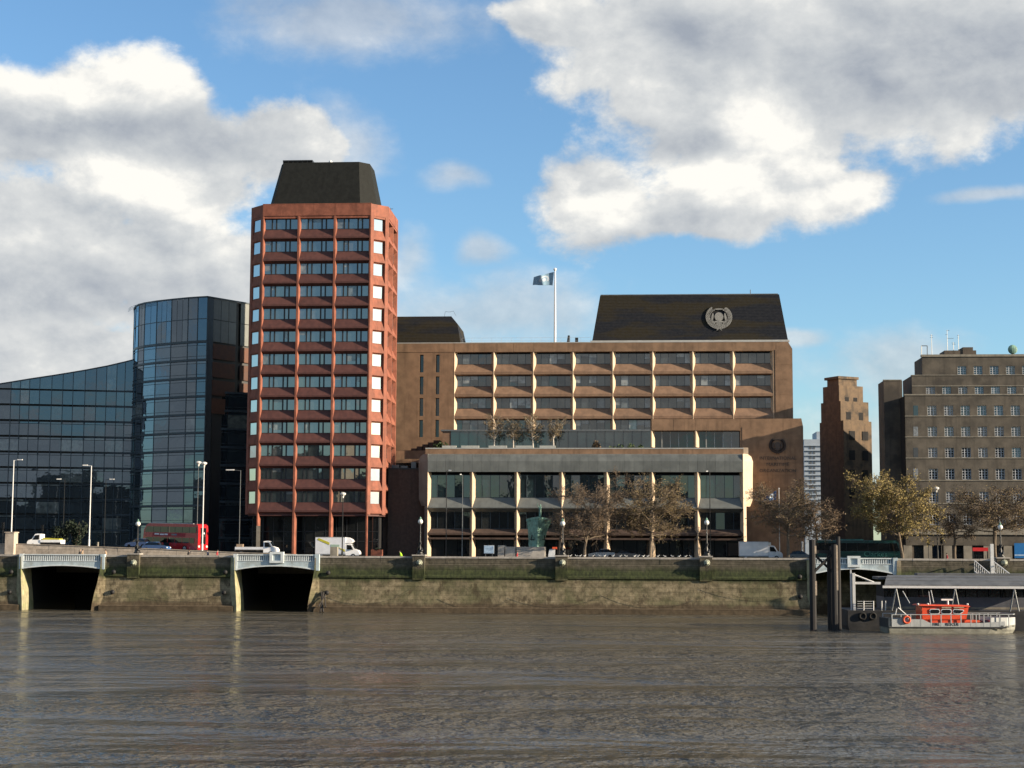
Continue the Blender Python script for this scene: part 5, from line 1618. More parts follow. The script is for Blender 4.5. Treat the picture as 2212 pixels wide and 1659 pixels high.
def bus():
    t = local_thing('double_decker_bus', 'red double-decker bus with a sunlit front on the ramp', 'bus')
    L_, H, W = 11.0, 4.35, 2.5
    x0, x1 = -L_ / 2, L_ / 2; y0, y1 = -W / 2, W / 2
    prof = [(x0, .35), (x0, 2.4), (x0 + .08, 3.3), (x0 + .55, 4.05), (x0 + 1.0, H), (x1 - .45, H), (x1 - .12, 4.1), (x1 - .02, 3.4), (x1, 2.0), (x1, .35)]
    shell(prof, y0, y1, .06).build('body', 'bus_red', t)
    side_pane(t, [(x0 + .35, 2.95), (x1 - .4, 2.95), (x1 - .4, 3.85), (x0 + .75, 3.85), (x0 + .45, 3.45)], y0, 'upper_windows')
    side_pane(t, [(x0 + .3, 1.35), (x1 - .75, 1.35), (x1 - .75, 2.15), (x0 + .3, 2.15)], y0, 'lower_windows')
    for i in range(1, 7):
        x = x0 + .6 + i * 1.45
        MB().box(x - .04, x + .04, y0 - .045, y0, 1.36, 2.14).build('window_post', 'bus_red', t)
        MB().box(x - .03, x + .03, y0 - .04, y0 + .03, 2.96, 3.84).build('window_post', 'lamp_black', t)
    MB().box(x0 + 1.0, x1 - 1.1, y0 + .05, y0 + .30, H - .02, H + .05).build('roof_strip', 'white_frame', t)
    # advertisement band, its print only pale bars at this distance
    MB().box(x0 + 1.9, x1 - 2.6, y0 - .02, y0 + .05, 2.32, 2.86).build('advert_panel', 'cloth_red', t)
    for a, b, c, m in ((2.3, 3.2, 2.55, 'van_grey'), (3.4, 4.2, 2.5, 'van_grey'), (4.3, 4.95, 2.52, 'van_grey'), (5.7, 6.3, 2.5, 'lamp_grey'), (6.35, 6.75, 2.5, 'car_blue')):
        MB().box(x0 + a, x0 + b, y0 - .035, y0, c, c + .22).build('advert_print', m, t)
    MB().torus((x0 + 3.0, y0 - .02, 1.0), .18, .035, 'Y', 14, 6).build('roundel', 'van_grey', t)
    MB().box(x0 + 4.2, x0 + 5.3, y0 - .03, y0 + .02, .55, 2.1).build('door', 'glass_vehicle', t)
    # sunlit end: windscreens one above the other
    def endp(za, zb, w, name, m):
        MB().box(x1 - .06, x1 + .03, -w, w, za, zb).build(name, m, t)
    endp(1.2, 2.35, .62, 'lower_screen', 'glass_vehicle'); endp(2.85, 3.75, .66, 'upper_screen', 'glass_vehicle'); endp(2.35, 2.85, .6, 'blind_box', 'lamp_black')
    for s in (-1, 1):
        MB().ball((x1 + .0, s * .95, .85), .10, .2, .2, 8, 5).build('headlight', 'headlight', t)
    MB().ball((x1 + .03, .15, 2.9), .06, .14, .16).build('sticker', 'white_paint', t)
    for x in (x0 + 2.1, x1 - 2.6):
        for y in (y0 - .01, y1 - .27): wheel(t, x, y, .5, .28)
    return t
b_ = bus(); p = at(378, 1190, 253.5)
move(b_, (p.x, 253.5, at(380, 1190, 253.5).z - 4.35 + (at(380, 1131, 253.5).z - at(380, 1190, 253.5).z) - .0), R(-24), R(1.2))

def van(name, label, cab_m, box_m, box, L_, H, luton=False, flat=False, fridge=False, face=1):
    """front-engined van or light truck, cab towards +x"""
    t = local_thing(name, label, 'van' if not flat else 'truck')
    W = 2.0; y0, y1 = -W / 2, W / 2
    cx = L_ / 2
    cab = [(cx - 2.15, .45), (cx - 2.15, 2.2), (cx - 1.65, 2.28), (cx - 1.25, 2.2), (cx - .78, 1.42), (cx - .2, 1.22), (cx - .02, .95), (cx, .45)]
    shell(cab, y0, y1, .12).build('cab', cab_m, t)
    side_pane(t, [(cx - 1.95, 1.35), (cx - .95, 1.35), (cx - 1.33, 2.02), (cx - 1.95, 2.08)], y0 + .05, 'side_window')
    side_pane(t, [(cx - 1.95, 1.35), (cx - .95, 1.35), (cx - 1.33, 2.02), (cx - 1.95, 2.08)], y1 - .04, 'side_window', th=-.03)
    sw = MB().loft([[(cx - .74, y, 1.42) for y in (y0 + .2, y1 - .2)] + [(cx - 1.17, y, 2.16) for y in (y1 - .28, y0 + .28)],
                    [(cx - .70, y, 1.44) for y in (y0 + .2, y1 - .2)] + [(cx - 1.13, y, 2.18) for y in (y1 - .28, y0 + .28)]])
    sw.build('windscreen', 'glass_vehicle', t)
    for s in (-1, 1):
        MB().ball((cx - .10, s * .72, .88), .10, .17, .14, 8, 5).build('headlight', 'headlight', t)
    MB().box(cx - .05, cx + .06, y0 + .1, y1 - .1, .42, .62).build('bumper', 'lamp_black', t)
    MB().box(cx - 1.2, cx - 1.05, y0 - .22, y0 - .02, 1.3, 1.65).build('mirror', 'lamp_black', t)
    b0, b1 = -cx, cx - 2.18
    if flat:
        MB().box(b0, b1, y0 - .02, y1 + .02, .75, .92).build('deck', 'timber_old', t)
        for y in (y0 - .05, y1):
            MB().box(b0, b1, y, y + .05, .92, 1.32).build('drop_side', box_m, t)
        MB().box(b0 - .03, b0 + .05, y0, y1, .7, 1.3).build('tail_board', box_m, t)
    else:
        MB().box(b0, b1, y0 - .08, y1 + .08, .62, H).build('box_body', box_m, t)
        for y in (y0 - .1, y1 + .04):
            MB().box(b0, b1, y, y + .06, H - .08, H + .01).build('box_trim', 'white_frame', t)
        MB().box(b0, b1, y0 - .105, y0 - .07, .58, .75).build('box_trim', 'white_frame', t)
        if luton:
            pr = [(b1, 2.28), (b1 + .85, 2.36), (b1 + 1.15, 2.62), (b1 + .9, 2.95), (b1 + .45, H - .06), (b1, H)]
            shell(pr, y0 - .06, y1 + .06, .18).build('cab_top_box', 'truck_white', t)
        if fridge:
            MB().box(b1, b1 + .42, y0 + .35, y1 - .35, H - .55, H - .1).build('cooling_unit', 'white_paint', t)
    for x in (b0 + .95, cx - .95):
        for y in (y0 - .02, y1 - .2): wheel(t, x, y, .36, .22)
    MB().box(b0 + .1, cx - .3, y0 + .35, y1 - .35, .35, .72).build('chassis', 'lamp_black', t)
    return t
v1 = van('box_van', 'white box van with a yellow stripe and rounded cab-top box, below the red tower', 'truck_white', 'van_grey', True, 6.9, 3.25, luton=True)
m_ = MB().loft([[(-3.2, -1.11, 2.85), (-2.9, -1.11, 3.12), (-1.2, -1.11, 2.42), (-1.25, -1.11, 2.05)], [(-3.2, -1.07, 2.85), (-2.9, -1.07, 3.12), (-1.2, -1.07, 2.42), (-1.25, -1.07, 2.05)]]); m_.build('stripe', 'yellow_print', v1)
m_ = MB().loft([[(.2, -1.11, 1.65), (1.2, -1.11, 1.35), (1.2, -1.11, .95), (.6, -1.11, 1.3)], [(.2, -1.07, 1.65), (1.2, -1.07, 1.35), (1.2, -1.07, .95), (.6, -1.07, 1.3)]]); m_.build('stripe', 'yellow_print', v1)
MB().box(-1.05, .35, -1.10, -1.07, 1.72, 2.12).build('print_panel', 'green_print', v1)
p = at(731, 1190, 253.0); move(v1, (p.x, 253.0, GZ - .10))
v2 = van('refrigerated_van', 'white refrigerated van with a roof cooler, right of the glazed hall', 'truck_white', 'truck_white', True, 6.6, 2.85, fridge=True)
p = at(1643, 1190, 254.0); move(v2, (p.x, 254.0, GZ - .12))
v3 = van('flatbed_truck', 'white flatbed truck heading right behind the second dock bridge', 'truck_white', 'van_grey', True, 6.6, 2.0, flat=True)
p = at(556, 1190, 251); move(v3, (p.x, 251, ramp_z(p.x)))
MB().box(-3.2, -2.2, -.6, .2, 1.0, 1.75).build('load', 'cloth_tan', v3)
v4 = van('tipper_truck', 'white tipper truck with a yellow load, facing left near the left edge', 'truck_white', 'truck_white', True, 5.4, 2.0, flat=True)
ld = MB().loft([[(-2.6, -.85, .95), (.35, -.85, .95), (.35, .85, .95), (-2.6, .85, .95)], [(-2.4, -.8, 1.5), (.2, -.8, 1.62), (.2, .8, 1.62), (-2.4, .8, 1.5)]]).build('load', 'yellow_print', v4)
p = at(99, 1175, 250.5); move(v4, (p.x, 250.5, at(99, 1152.5, 250.5).z - 2.3), R(180))

def coach():
    t = local_thing('coach', 'dark green coach with pale lettering behind the mooring piles', 'coach')
    x0, x1, H, W = -6.6, 6.6, 3.4, 2.5; y0, y1 = -1.25, 1.25
    shell([(x0, .4), (x0, 2.4), (x0 + .25, 3.25), (x0 + .6, H), (x1 - .9, H), (x1 - .25, 3.0), (x1, 1.9), (x1, .4)], y0, y1, .1).build('body', 'coach_green', t)
    side_pane(t, [(x0 + .25, 1.75), (x1 - .35, 1.75), (x1 - .75, 2.95), (x0 + .35, 2.95)], y0 + .03, 'window_band')
    for i in range(1, 8):
        x = x0 + i * 1.62; MB().box(x - .03, x + .03, y0 - .02, y0 + .03, 1.76, 2.94).build('window_post', 'lamp_black', t)
    MB().box(x0 + .02, x1 - .02, y0 - .015, y0 + .02, .95, 1.62).build('side_stripe', 'coach_green', t)
    MB().box(x0 + 3.5, x0 + 7.5, -.9, .9, H, H + .18).build('roof_unit', 'coach_stripe', t)
    MB().box(x0 + .8, x0 + 2.6, y0 + .1, y0 + .3, H, H + .05).build('roof_strip', 'white_frame', t)
    sub('lettering', TXT[('Clarkes', 1.15, 'coach_stripe')], t, (2.6, y0 - .03, 1.3), rx=R(90))
    for x in (x0 + 3.0, x1 - 2.6):
        for y in (y0 - .02, y1 - .25): wheel(t, x, y, .5, .27)
    MB().ball((x1 - .02, -.9, .8), .08, .16, .14).build('headlight', 'headlight', t)
    return t
c_ch = coach(); p = at(1851, 1190, 252); move(c_ch, (p.x, 252, at(1851, 1167, 252).z - 3.4))

def car(name, label, m, loc, rz=0.0, group=None):
    t = local_thing(name, label, 'car', group)
    x1 = 2.1; y0, y1 = -.86, .86
    shell([(-x1, .3), (-x1, .75), (-1.95, .95), (-.0 - 1.0, .98), (.9, .95), (1.9, .78), (x1, .55), (x1, .3)], y0, y1, .06).build('body', m, t)
    shell([(-1.75, .95), (-1.15, 1.42), (.15, 1.44), (.95, .96)], y0 + .06, y1 - .06, .16).build('cabin', 'glass_vehicle', t)
    shell([(-1.2, 1.38), (-1.1, 1.46), (.1, 1.48), (.22, 1.40)], y0 + .2, y1 - .2, .05).build('roof', m, t)
    for x in (-1.3, 1.3):
        for y in (y0 - .01, y1 - .18): wheel(t, x, y, .31, .19)
    for s in (-1, 1):
        MB().ball((x1 - .05, s * .6, .62), .08, .16, .09).build('headlight', 'headlight', t); MB().ball((-x1 + .03, s * .62, .72), .06, .14, .09).build('tail_light', 'red_lamp', t)
    return move(t, loc, rz)
def carat(px, Y, name, label, m, rz=0.0, dz=0.0, group=None):
    p = at(px, 1190, Y); zb = ramp_z(p.x) if px < 600 else GZ - .12
    return car(name, label, m, (p.x, Y, zb + dz), rz, group)
carat(338, 249.2, 'car', 'blue car with bright headlights in front of the red bus', 'car_blue', R(-10), .1)
carat(300, 250.6, 'car', 'dark car with red tail lights at the left end of the bus', 'car_blue', R(160), .5)
carat(1358, 251, 'car', 'dark car parked behind the gulls before the hall', 'car_black')
carat(1730, 251, 'car', 'black car between the white van and the coach', 'car_black')
carat(1300, 256, 'car', 'silver car behind the bare tree beside the ship bow', 'car_silver', R(180), .15)

# ================================================================== people
def person_mesh(coat, legs, lean=0.0, arm=0.0):
    """one continuous skinned figure, 1.74 m tall, walking"""
    J = {'pel': ((0, 0, .95), .15), 'bel': ((.02 + lean * .2, 0, 1.10), .145), 'che': ((.05 + lean * .5, 0, 1.32), .155), 'nek': ((.06 + lean * .8, 0, 1.50), .065), 'hed': ((.08 + lean, 0, 1.60), .088), 'top': ((.08 + lean, 0, 1.70), .075),
         'sl': ((.05 + lean * .6, .19, 1.42), .07), 'el': ((-.02 + lean * .5, .24, 1.16), .05), 'wl': ((.12 + arm + lean * .5, .23, .95 + arm), .035), 'fl': ((.18 + arm + lean * .5, .22, .86 + arm), .03),
         'sr': ((.05 + lean * .6, -.19, 1.42), .07), 'er': ((-.08 + lean * .5, -.24, 1.16), .05), 'wr': ((.0 + lean * .5, -.25, .94), .035), 'fr': ((.03 + lean * .5, -.25, .85), .03),
         'hl': ((.0, .10, .88), .10), 'kl': ((.12, .10, .50), .068), 'al': ((.05, .10, .10), .045), 'tl': ((.20, .10, .04), .04),
         'hr': ((.0, -.10, .88), .10), 'kr': ((.02, -.10, .50), .068), 'ar': ((-.20, -.10, .12), .045), 'tr': ((-.07, -.10, .04), .04)}
    E = ['pel-bel', 'bel-che', 'che-nek', 'nek-hed', 'hed-top', 'che-sl', 'sl-el', 'el-wl', 'wl-fl', 'che-sr', 'sr-er', 'er-wr', 'wr-fr', 'pel-hl', 'hl-kl', 'kl-al', 'al-tl', 'pel-hr', 'hr-kr', 'kr-ar', 'ar-tr']
    ks = list(J); me = bpy.data.meshes.new('body')
    me.from_pydata([J[k][0] for k in ks], [tuple(ks.index(q) for q in e.split('-')) for e in E], [])
    o = bpy.data.objects.new('body', me); col.objects.link(o)
    o.modifiers.new('skin', 'SKIN')
    for i, k in enumerate(ks):
        d = me.skin_vertices[0].data[i]; d.radius = (J[k][1], J[k][1] * (1.25 if k in ('che', 'bel', 'pel') else 1)); d.use_root = (k == 'pel')
    sb = o.modifiers.new('sub', 'SUBSURF'); sb.levels = sb.render_levels = 1
    dg = bpy.context.evaluated_depsgraph_get()
    out = bpy.data.meshes.new_from_object(o.evaluated_get(dg))
    bpy.data.objects.remove(o)
    out.materials.clear()
    for q in ('skin', coat, legs, 'lamp_black'): out.materials.append(MATS[q])
    for f in out.polygons:
        z = f.center.z; hand = abs(f.center.y) > .17 and z < 1.0 + arm and z > .75
        f.material_index = 0 if (z > 1.49 or hand) else (1 if z > .90 else (2 if z > .09 else 3))
        f.use_smooth = True
    return out
def person(px, Y, label, coat, legs, rz, lean=0.0, zb=None, s=1.0, hair='hair'):
    p = at(px, 1190, Y)
    t = local_thing('person', label, 'person', 'people on the promenade')
    o = bpy.data.objects.new('body', person_mesh(coat, legs, lean)); col.objects.link(o); o.parent = t
    hx = .075 + lean
    MB().ball((hx - .015, 0, 1.665), .112, .105, .115, 10, 7).build('hair', hair, t, smooth=True)
    f = MB().ball((hx + .088, 0, 1.60), .022, .016, .025, 6, 4)
    f.build('nose', 'skin', t)
    for q in (-1, 1):
        MB().ball((hx + .02, q * .092, 1.61), .02, .012, .032, 6, 4).build('ear', 'skin', t)
        MB().ball((hx + .083, q * .034, 1.635), .009, .011, .008, 6, 4).build('eye', 'lamp_black', t)
    move(t, (p.x, Y, PZ), rz, 0, s)
    return t
person(172, 238.5, 'person in a dark coat with pale hair walking behind the first dock bridge', 'cloth_black', 'cloth_navy', 0, .05, GZ - .1, hair='cloth_tan')
person(178, 239.2, 'person in a tan coat beside the walker behind the first dock bridge', 'cloth_tan', 'cloth_black', 0, .0, GZ - .15)
person(229, 240, 'person in a tan top at the right end of the first dock bridge', 'cloth_tan', 'cloth_navy', R(180), 0, GZ - .25)
person(406, 239, 'person in black leaning forward below the red bus', 'cloth_black', 'cloth_black', 0, .16, GZ - .2)
person(450, 239.4, 'person in dark clothes below the front of the bus', 'cloth_navy', 'cloth_black', R(180), .1, GZ - .35)
person(469, 239, 'person in a red-brown top right of the front of the bus', 'cloth_red', 'cloth_black', 0, .02, GZ - .1)
person(868, 239.5, 'person in a bright yellow-green hi-vis jacket bending by the wall', 'hi_vis', 'cloth_navy', R(180), .25, GZ - .25)
person(1117, 240, 'person in pink and white before the third column of the hall', 'cloth_red', 'cloth_black', 0, 0, GZ + .1)
person(1630, 256, 'person in red standing in the dark opening of the hall', 'cloth_red', 'cloth_black', 0, 0) if False else None
person(1963 - 240, 238.8, 'person', 'cloth_red', 'cloth_navy', 0) if False else None
person(1941, 240, 'person in red and white at the right end of the third bridge', 'cloth_red', 'truck_white', R(180), 0, GZ) if False else None

# ================================================================== bronze ship bow memorial
YS = 246.5
sb_ = thing('ship_bow_memorial', 'green bronze ship bow sculpture with a lookout figure, before the hall', 'sculpture', (at(1160, 1190, YS).x, YS, PZ))
zA, zB = at(1160, 1192, YS).z, at(1160, 1122, YS).z
stem_x = lambda u: at(1163.5 - 1.0 * u, 1160, YS).x
def bow_ring(u):
    """half-hull outline at height u: stem in front, flaring sides"""
    z = zA + (zB - zA) * u
    sx = at(1161, 1160, YS).x + .15 * u
    wl_ = (at(1161, 1160, YS).x - at(1141 - 6 * u ** 2, 1160, YS).x); wr_ = (at(1178 + 9.5 * u ** 2.2, 1160, YS).x - at(1161, 1160, YS).x) * (.62 + .38 * u)
    dl = 2.6
    zl = z - .35 * u * .8
    return [(sx, YS - .9 - .5 * u, z), (sx + wr_ * .55, YS - .2, z - .12 * u), (sx + wr_, YS + 1.0, z - .32 * u), (sx + wr_ * .95, YS + dl, z - .3 * u), (sx - wl_ * .95, YS + dl, z - .3 * u), (sx - wl_, YS + 1.0, z - .32 * u), (sx - wl_ * .55, YS - .2, z - .12 * u)]
MB().loft([bow_ring(u) for u in (0, .2, .4, .6, .8, .9, 1.0)]).build('hull', 'bronze_green', sb_)
r0 = bow_ring(1.0)
def grow(rg, k, dz):
    cx = sum(p[0] for p in rg) / len(rg); cy = sum(p[1] for p in rg) / len(rg)
    return [(cx + (x - cx) * k, cy + (y - cy) * k, z + dz) for x, y, z in rg]
MB().loft([grow(r0, 1.0, -.02), grow(r0, 1.06, .05), grow(r0, 1.06, .38), grow(r0, .98, .40)]).build('bulwark', 'bronze_green', sb_)
for s in (-1, 1):
    c = (r0[0][0] + s * .95, YS - .35, zA + (zB - zA) * .42)
    MB().tube((c[0], c[1] - .25, c[2] + .45), (c[0] + s * .05, c[1] - .3, c[2] - .35), .09, .07, 6).tube((c[0] - .35, c[1] - .3, c[2] - .15), (c[0] + .35, c[1] - .3, c[2] - .25), .07, .07, 6).build('anchor', 'iron_black', sb_)
fx = r0[0][0] + .25; fz = zB + .38
fg = MB()
rings = []
for z, rx_, ry_, dx in ((0, .20, .20, 0), (.3, .17, .17, 0), (.8, .20, .17, 0), (1.05, .17, .15, 0), (1.4, .25, .16, .02), (1.52, .22, .13, .03), (1.58, .08, .08, .03), (1.64, .10, .11, .04), (1.76, .12, .12, .05), (1.86, .09, .09, .05), (1.9, .02, .02, .05)):
    rings.append([(fx + dx + rx_ * math.cos(2 * math.pi * i / 10), YS - .3 + ry_ * math.sin(2 * math.pi * i / 10), fz + z) for i in range(10)])
fg.loft(rings)
fg.build('lookout_figure', 'bronze_green', sb_, smooth=True)
MB().tube((fx - .1, YS - .4, fz + 1.45), (fx - .45, YS - .6, fz + 1.75), .06, .045, 6).tube((fx - .45, YS - .6, fz + 1.75), (fx - .3, YS - .55, fz + 2.1), .045, .03, 6).build('lookout_arm', 'bronze_green', sb_)
# stone plinth of the memorial
pl_ = thing('memorial_plinth', 'low pale stone plinth steps under the bronze ship bow', 'plinth', (at(1127, 1195, 245).x, 245, PZ))
for i, (a, b, yt) in enumerate(((1076, 1090, 1178), (1092, 1114, 1181), (1116, 1177, 1181))):
    x0_, x1_ = at(a, 1190, 245).x, at(b, 1190, 245).x
    for k in range(4):
        z0_, z1_ = PZ + (at(a, yt, 245).z - PZ) * k / 4, PZ + (at(a, yt, 245).z - PZ) * (k + 1) / 4
        MB().box(x0_, x1_, 244.2 + .12 * k, 248.5, z0_ + .01, z1_).build('stone_course', 'plinth_stone', pl_)
p = at(1192, 1185, 241); bn = thing('equipment_bundle', 'pale wrapped bundle of equipment beside the lamp by the ship bow', 'equipment', (p.x, 241, PZ))
MB().loft([[(p.x - .55, 240.7, PZ), (p.x + .55, 240.7, PZ), (p.x + .55, 241.3, PZ), (p.x - .55, 241.3, PZ)], [(p.x - .5, 240.7, PZ + 1.3), (p.x + .45, 240.75, PZ + 1.25), (p.x + .45, 241.3, PZ + 1.3), (p.x - .5, 241.3, PZ + 1.2)],
           [(p.x - .35, 240.8, PZ + 2.05), (p.x + .5, 240.8, PZ + 2.15), (p.x + .5, 241.2, PZ + 2.2), (p.x - .35, 241.2, PZ + 2.0)]]).build('cover', 'white_frame', bn)
MB().box(p.x + .1, p.x + .75, 240.6, 241.2, PZ + 2.1, PZ + 2.4).build('orange_case', 'life_orange', bn)
# blue and white display board
p0, p1 = at(1046, 1198, 242), at(1066.5, 1179, 242)
bd = thing('display_board', 'blue and white display board standing before the second bay of the hall', 'board', ((p0.x + p1.x) / 2, 242, PZ))
MB().box(p0.x, p1.x, 241.95, 242.03, p0.z + .2, p1.z).build('panel', 'pale_sign', bd)
MB().box(p0.x - .06, p1.x + .06, 242.03, 242.09, p0.z + .14, p1.z + .06).build('frame', 'white_frame', bd)
for x in (p0.x + .2, p1.x - .2):
    MB().box(x - .04, x + .04, 242.0, 242.1, PZ, p0.z + .3).build('leg', 'lamp_grey', bd)
# pale stone box on the parapet, planter by the tower
p0, p1 = at(896 * .5486 + 405, 1198, YW + 1.6), at(1190 * .1984 + 493.7, 1182, YW + 1.6)
p0 = at(714, 1199, YW + 1.6); p1 = at(729.5, 1181.5, YW + 1.6)
bx = MB().box(p0.x, p1.x, YW + 1.2, YW + 2.2, PZ, p1.z)
tag(bx.build('stone_box', 'portland_trim', None, ((p0.x + p1.x) / 2, YW + 1.7, PZ)), 'pale stone box behind the parapet in front of the striped van', 'box')
pb0, pb1 = at(802, 1198, 259), at(826, 1190, 259)
tag(MB().box(pb0.x, pb1.x, 258.6, 259.6, GZ, pb1.z + .2).build('brick_planter', 'tower_red', None, (pb0.x, 259, GZ)), 'low red brick planter at the foot of the red tower', 'planter')
bush('planter_shrub', 'small dark shrub in the red brick planter', 814, 259.1, 1184, 20, pb1.z, 'leaf_dark', 71, 200)

# ================================================================== gulls on the parapet
def gull(px, seed, label):
    x = at(px, 1200, YW + .3).x
    rs = random.Random(seed)
    t = local_thing('gull', label, 'gull', 'gulls sitting along the parapet')
    rings = []
    for u, r_, h in ((-.30, .012, .20), (-.20, .05, .19), (-.08, .085, .17), (.04, .085, .17), (.13, .055, .22), (.17, .045, .29), (.20, .052, .345), (.25, .04, .35), (.275, .016, .345), (.32, .008, .335)):
        rings.append([(u, r_ * math.cos(q), h + r_ * math.sin(q)) for q in [2 * math.pi * j / 8 for j in range(8)]])
    MB().loft(rings).build('body', 'gull_white', t, smooth=True)
    for s in (-1, 1):
        MB().loft([[(.06, s * .075, .22), (-.1, s * .09, .24), (-.34, s * .03, .2), (-.1, s * .085, .16)], [(.06, s * .06, .22), (-.1, s * .075, .24), (-.34, s * .02, .2), (-.1, s * .07, .16)]]).build('wing', 'gull_grey', t)
        MB().tube((0, s * .03, 0), (0, s * .03, .12), .008, n=4).build('leg', 'yellow_print', t)
    return move(t, (x, YW + .3, ZT + .005), rs.choice((0, 0, R(180), R(30), R(160))), 0, .85)
gx_ = [1232, 1245, 1253, 1263, 1281, 1296, 1306, 1324, 1340, 1352, 1371, 1378, 1390, 1399, 1421, 1436, 1452, 1467, 1481, 1492]
ORD = 'first second third fourth fifth sixth seventh eighth ninth tenth eleventh twelfth thirteenth fourteenth fifteenth sixteenth seventeenth eighteenth nineteenth twentieth'.split()
for i, px in enumerate(gx_):
    gull(px, 100 + i, 'pale gull on the parapet between the two lamps below the trees, %s from the left' % ORD[i])

# ================================================================== mooring piles, pontoon, gangway
YQ = 189.0
pg = thing('mooring_piles', 'tall dark timber mooring piles joined by a cross-braced frame', 'piles', (at(1785, 1355, YQ).x, YQ, 0))
def pile(px, ytop, r, Y, strip=None):
    x = at(px, 1280, Y).x; zt_p = at(px, ytop, Y).z
    o = MB().tube((x, Y, -3), (x, Y, zt_p), r, r * .96, 10).build('pile', 'pile_timber', pg)
    if strip:
        for (ya, yb5) in strip:
            MB().box(x + r * .6, x + r * 1.08, Y - r * .75, Y + r * .2, at(px, yb5, Y).z, at(px, ya, Y).z).build('sunlit_strip', 'pile_sunlit', pg)
    return x
xa = pile(1756, 1166, .40, YQ, ((1179, 1196), (1255, 1286)))
xb = pile(1803, 1176, .36, YQ - .2, ((1178, 1275),))
pile(1796, 1180, .2, YQ + .9)
pile(1812, 1159, .26, YQ + 1.6)
pile(1791, 1190, .22, YQ + 2.2)
zc_, zd_ = at(1780, 1192, YQ).z, at(1780, 1238, YQ).z
br_ = MB().bar((xa, YQ, zc_), (xb, YQ, zc_), .34)
br_.build('cross_beam', 'pile_timber', pg)
MB().bar((xa, YQ + .1, zc_ - .1), (xb, YQ + .1, zd_), .26).build('brace', 'pile_timber', pg)
MB().bar((xa, YQ - .2, zd_), (xb, YQ - .2, zc_ - .1), .26).build('brace', 'pile_timber', pg)

YO = 191.0                                # front of the pontoon
pon = thing('pier_pontoon', 'long dark floating pier with a grey roof and pale posts at the right', 'pontoon', (at(2030, 1340, YO).x, YO + 5, 0))
oz = lambda y, Y=YO: at(2050, y, Y).z
ox0, ox1 = at(1832, 1340, YO).x, at(2330, 1340, YO).x
MB().loft([[(ox0 + .4, YO + .1, -1), (ox1, YO + .1, -1), (ox1, YO + 10, -1), (ox0 + .4, YO + 10, -1)], [(ox0, YO, .5), (ox1, YO, .5), (ox1, YO + 10, .5), (ox0, YO + 10, .5)], [(ox0, YO, oz(1320)), (ox1, YO, oz(1320)), (ox1, YO + 10, oz(1320)), (ox0, YO + 10, oz(1320))]]).build('hull', 'pontoon_dark', pon)
zk = oz(1320)
for px in (1863, 1885):
    p = at(px, 1331, YO); MB().torus((p.x, YO - .12, p.z), .34, .13, 'Y', 16, 8).build('tyre_fender', 'tyre', pon)
sx_0 = at(1910, 1290, YO + 3).x
MB().box(sx_0, ox1, YO + 3, YO + 9, zk, oz(1290, YO + 3)).build('cabin_wall', 'pontoon_panel', pon)
MB().box(sx_0, ox1, YO + 3.1, YO + 9, oz(1290, YO + 3), oz(1266, YO + 3)).build('cabin_room', 'dark_room', pon)
n = 16
for i in range(n):
    a = sx_0 + (ox1 - sx_0) * i / n; w = (ox1 - sx_0) / n
    MB().box(a + .05, a + w - .05, YO + 3.02, YO + 3.06, oz(1290, YO + 3), oz(1271, YO + 3)).build('cabin_pane', 'glass_base', pon)
MB().box(sx_0, ox1, YO + 2.96, YO + 3.0, oz(1316, YO + 3), oz(1311, YO + 3)).build('bench_rail', 'portland_trim', pon)
# roof in long sheets
zr0, zr1 = oz(1266, YO + .6), oz(1245, YO + 4)
rxa = at(1908, 1266, YO + .6).x
sheets = [(YO + .6, zr0, YO + 1.8, zr0 + (zr1 - zr0) * .42), (YO + 1.8, zr0 + (zr1 - zr0) * .46, YO + 3.0, zr0 + (zr1 - zr0) * .75), (YO + 3.0, zr0 + (zr1 - zr0) * .79, YO + 4.4, zr1)]
for (ya, za, yb6, zb6) in sheets:
    MB().loft([[(rxa + (ya - YO) * .25, ya, za), (ox1, ya, za), (ox1, ya, za + .12), (rxa + (ya - YO) * .25, ya, za + .12)], [(rxa + (yb6 - YO) * .25, yb6, zb6), (ox1, yb6, zb6), (ox1, yb6, zb6 + .12), (rxa + (yb6 - YO) * .25, yb6, zb6 + .12)]]).build('roof_sheet', 'roof_grey', pon)
MB().box(at(1983, 1243, YO + 4).x, ox1, YO + 4.4, YO + 6.5, zr1 - .05, zr1 + .35).build('roof_light', 'roof_grey', pon)
MB().box(rxa, ox1, YO + 4.4, YO + 9, zr1 - .4, zr1 - .1).build('roof_back', 'roof_grey', pon)
MB().box(rxa - .1, ox1, YO + .38, YO + .6, oz(1271, YO + .5), oz(1266, YO + .5)).build('eaves_beam', 'lamp_white', pon)
for px in (1935.5, 2063, 2191):
    top = at(px, 1271, YO + .5)
    for dx in (-9, 10):
        q = at(px + dx, 1319, YO + .3)
        MB().tube(top, (q.x, YO + .3, zk), .085, n=6).build('strut', 'lamp_grey', pon)
    if px > 2100:
        MB().tube(at(px - 5, 1303, YO + .4), at(px + 6, 1303, YO + .4), .05, n=5).build('strut_tie', 'lamp_grey', pon)
for (pa_, pb_) in (((1950, 1277), (1965, 1303)), ((2011, 1275), (2017, 1302))):
    MB().tube(at(*pa_, YO + .2), at(*pb_, YO - .2), .05, n=5).build('fender_rope', 'lamp_white', pon)
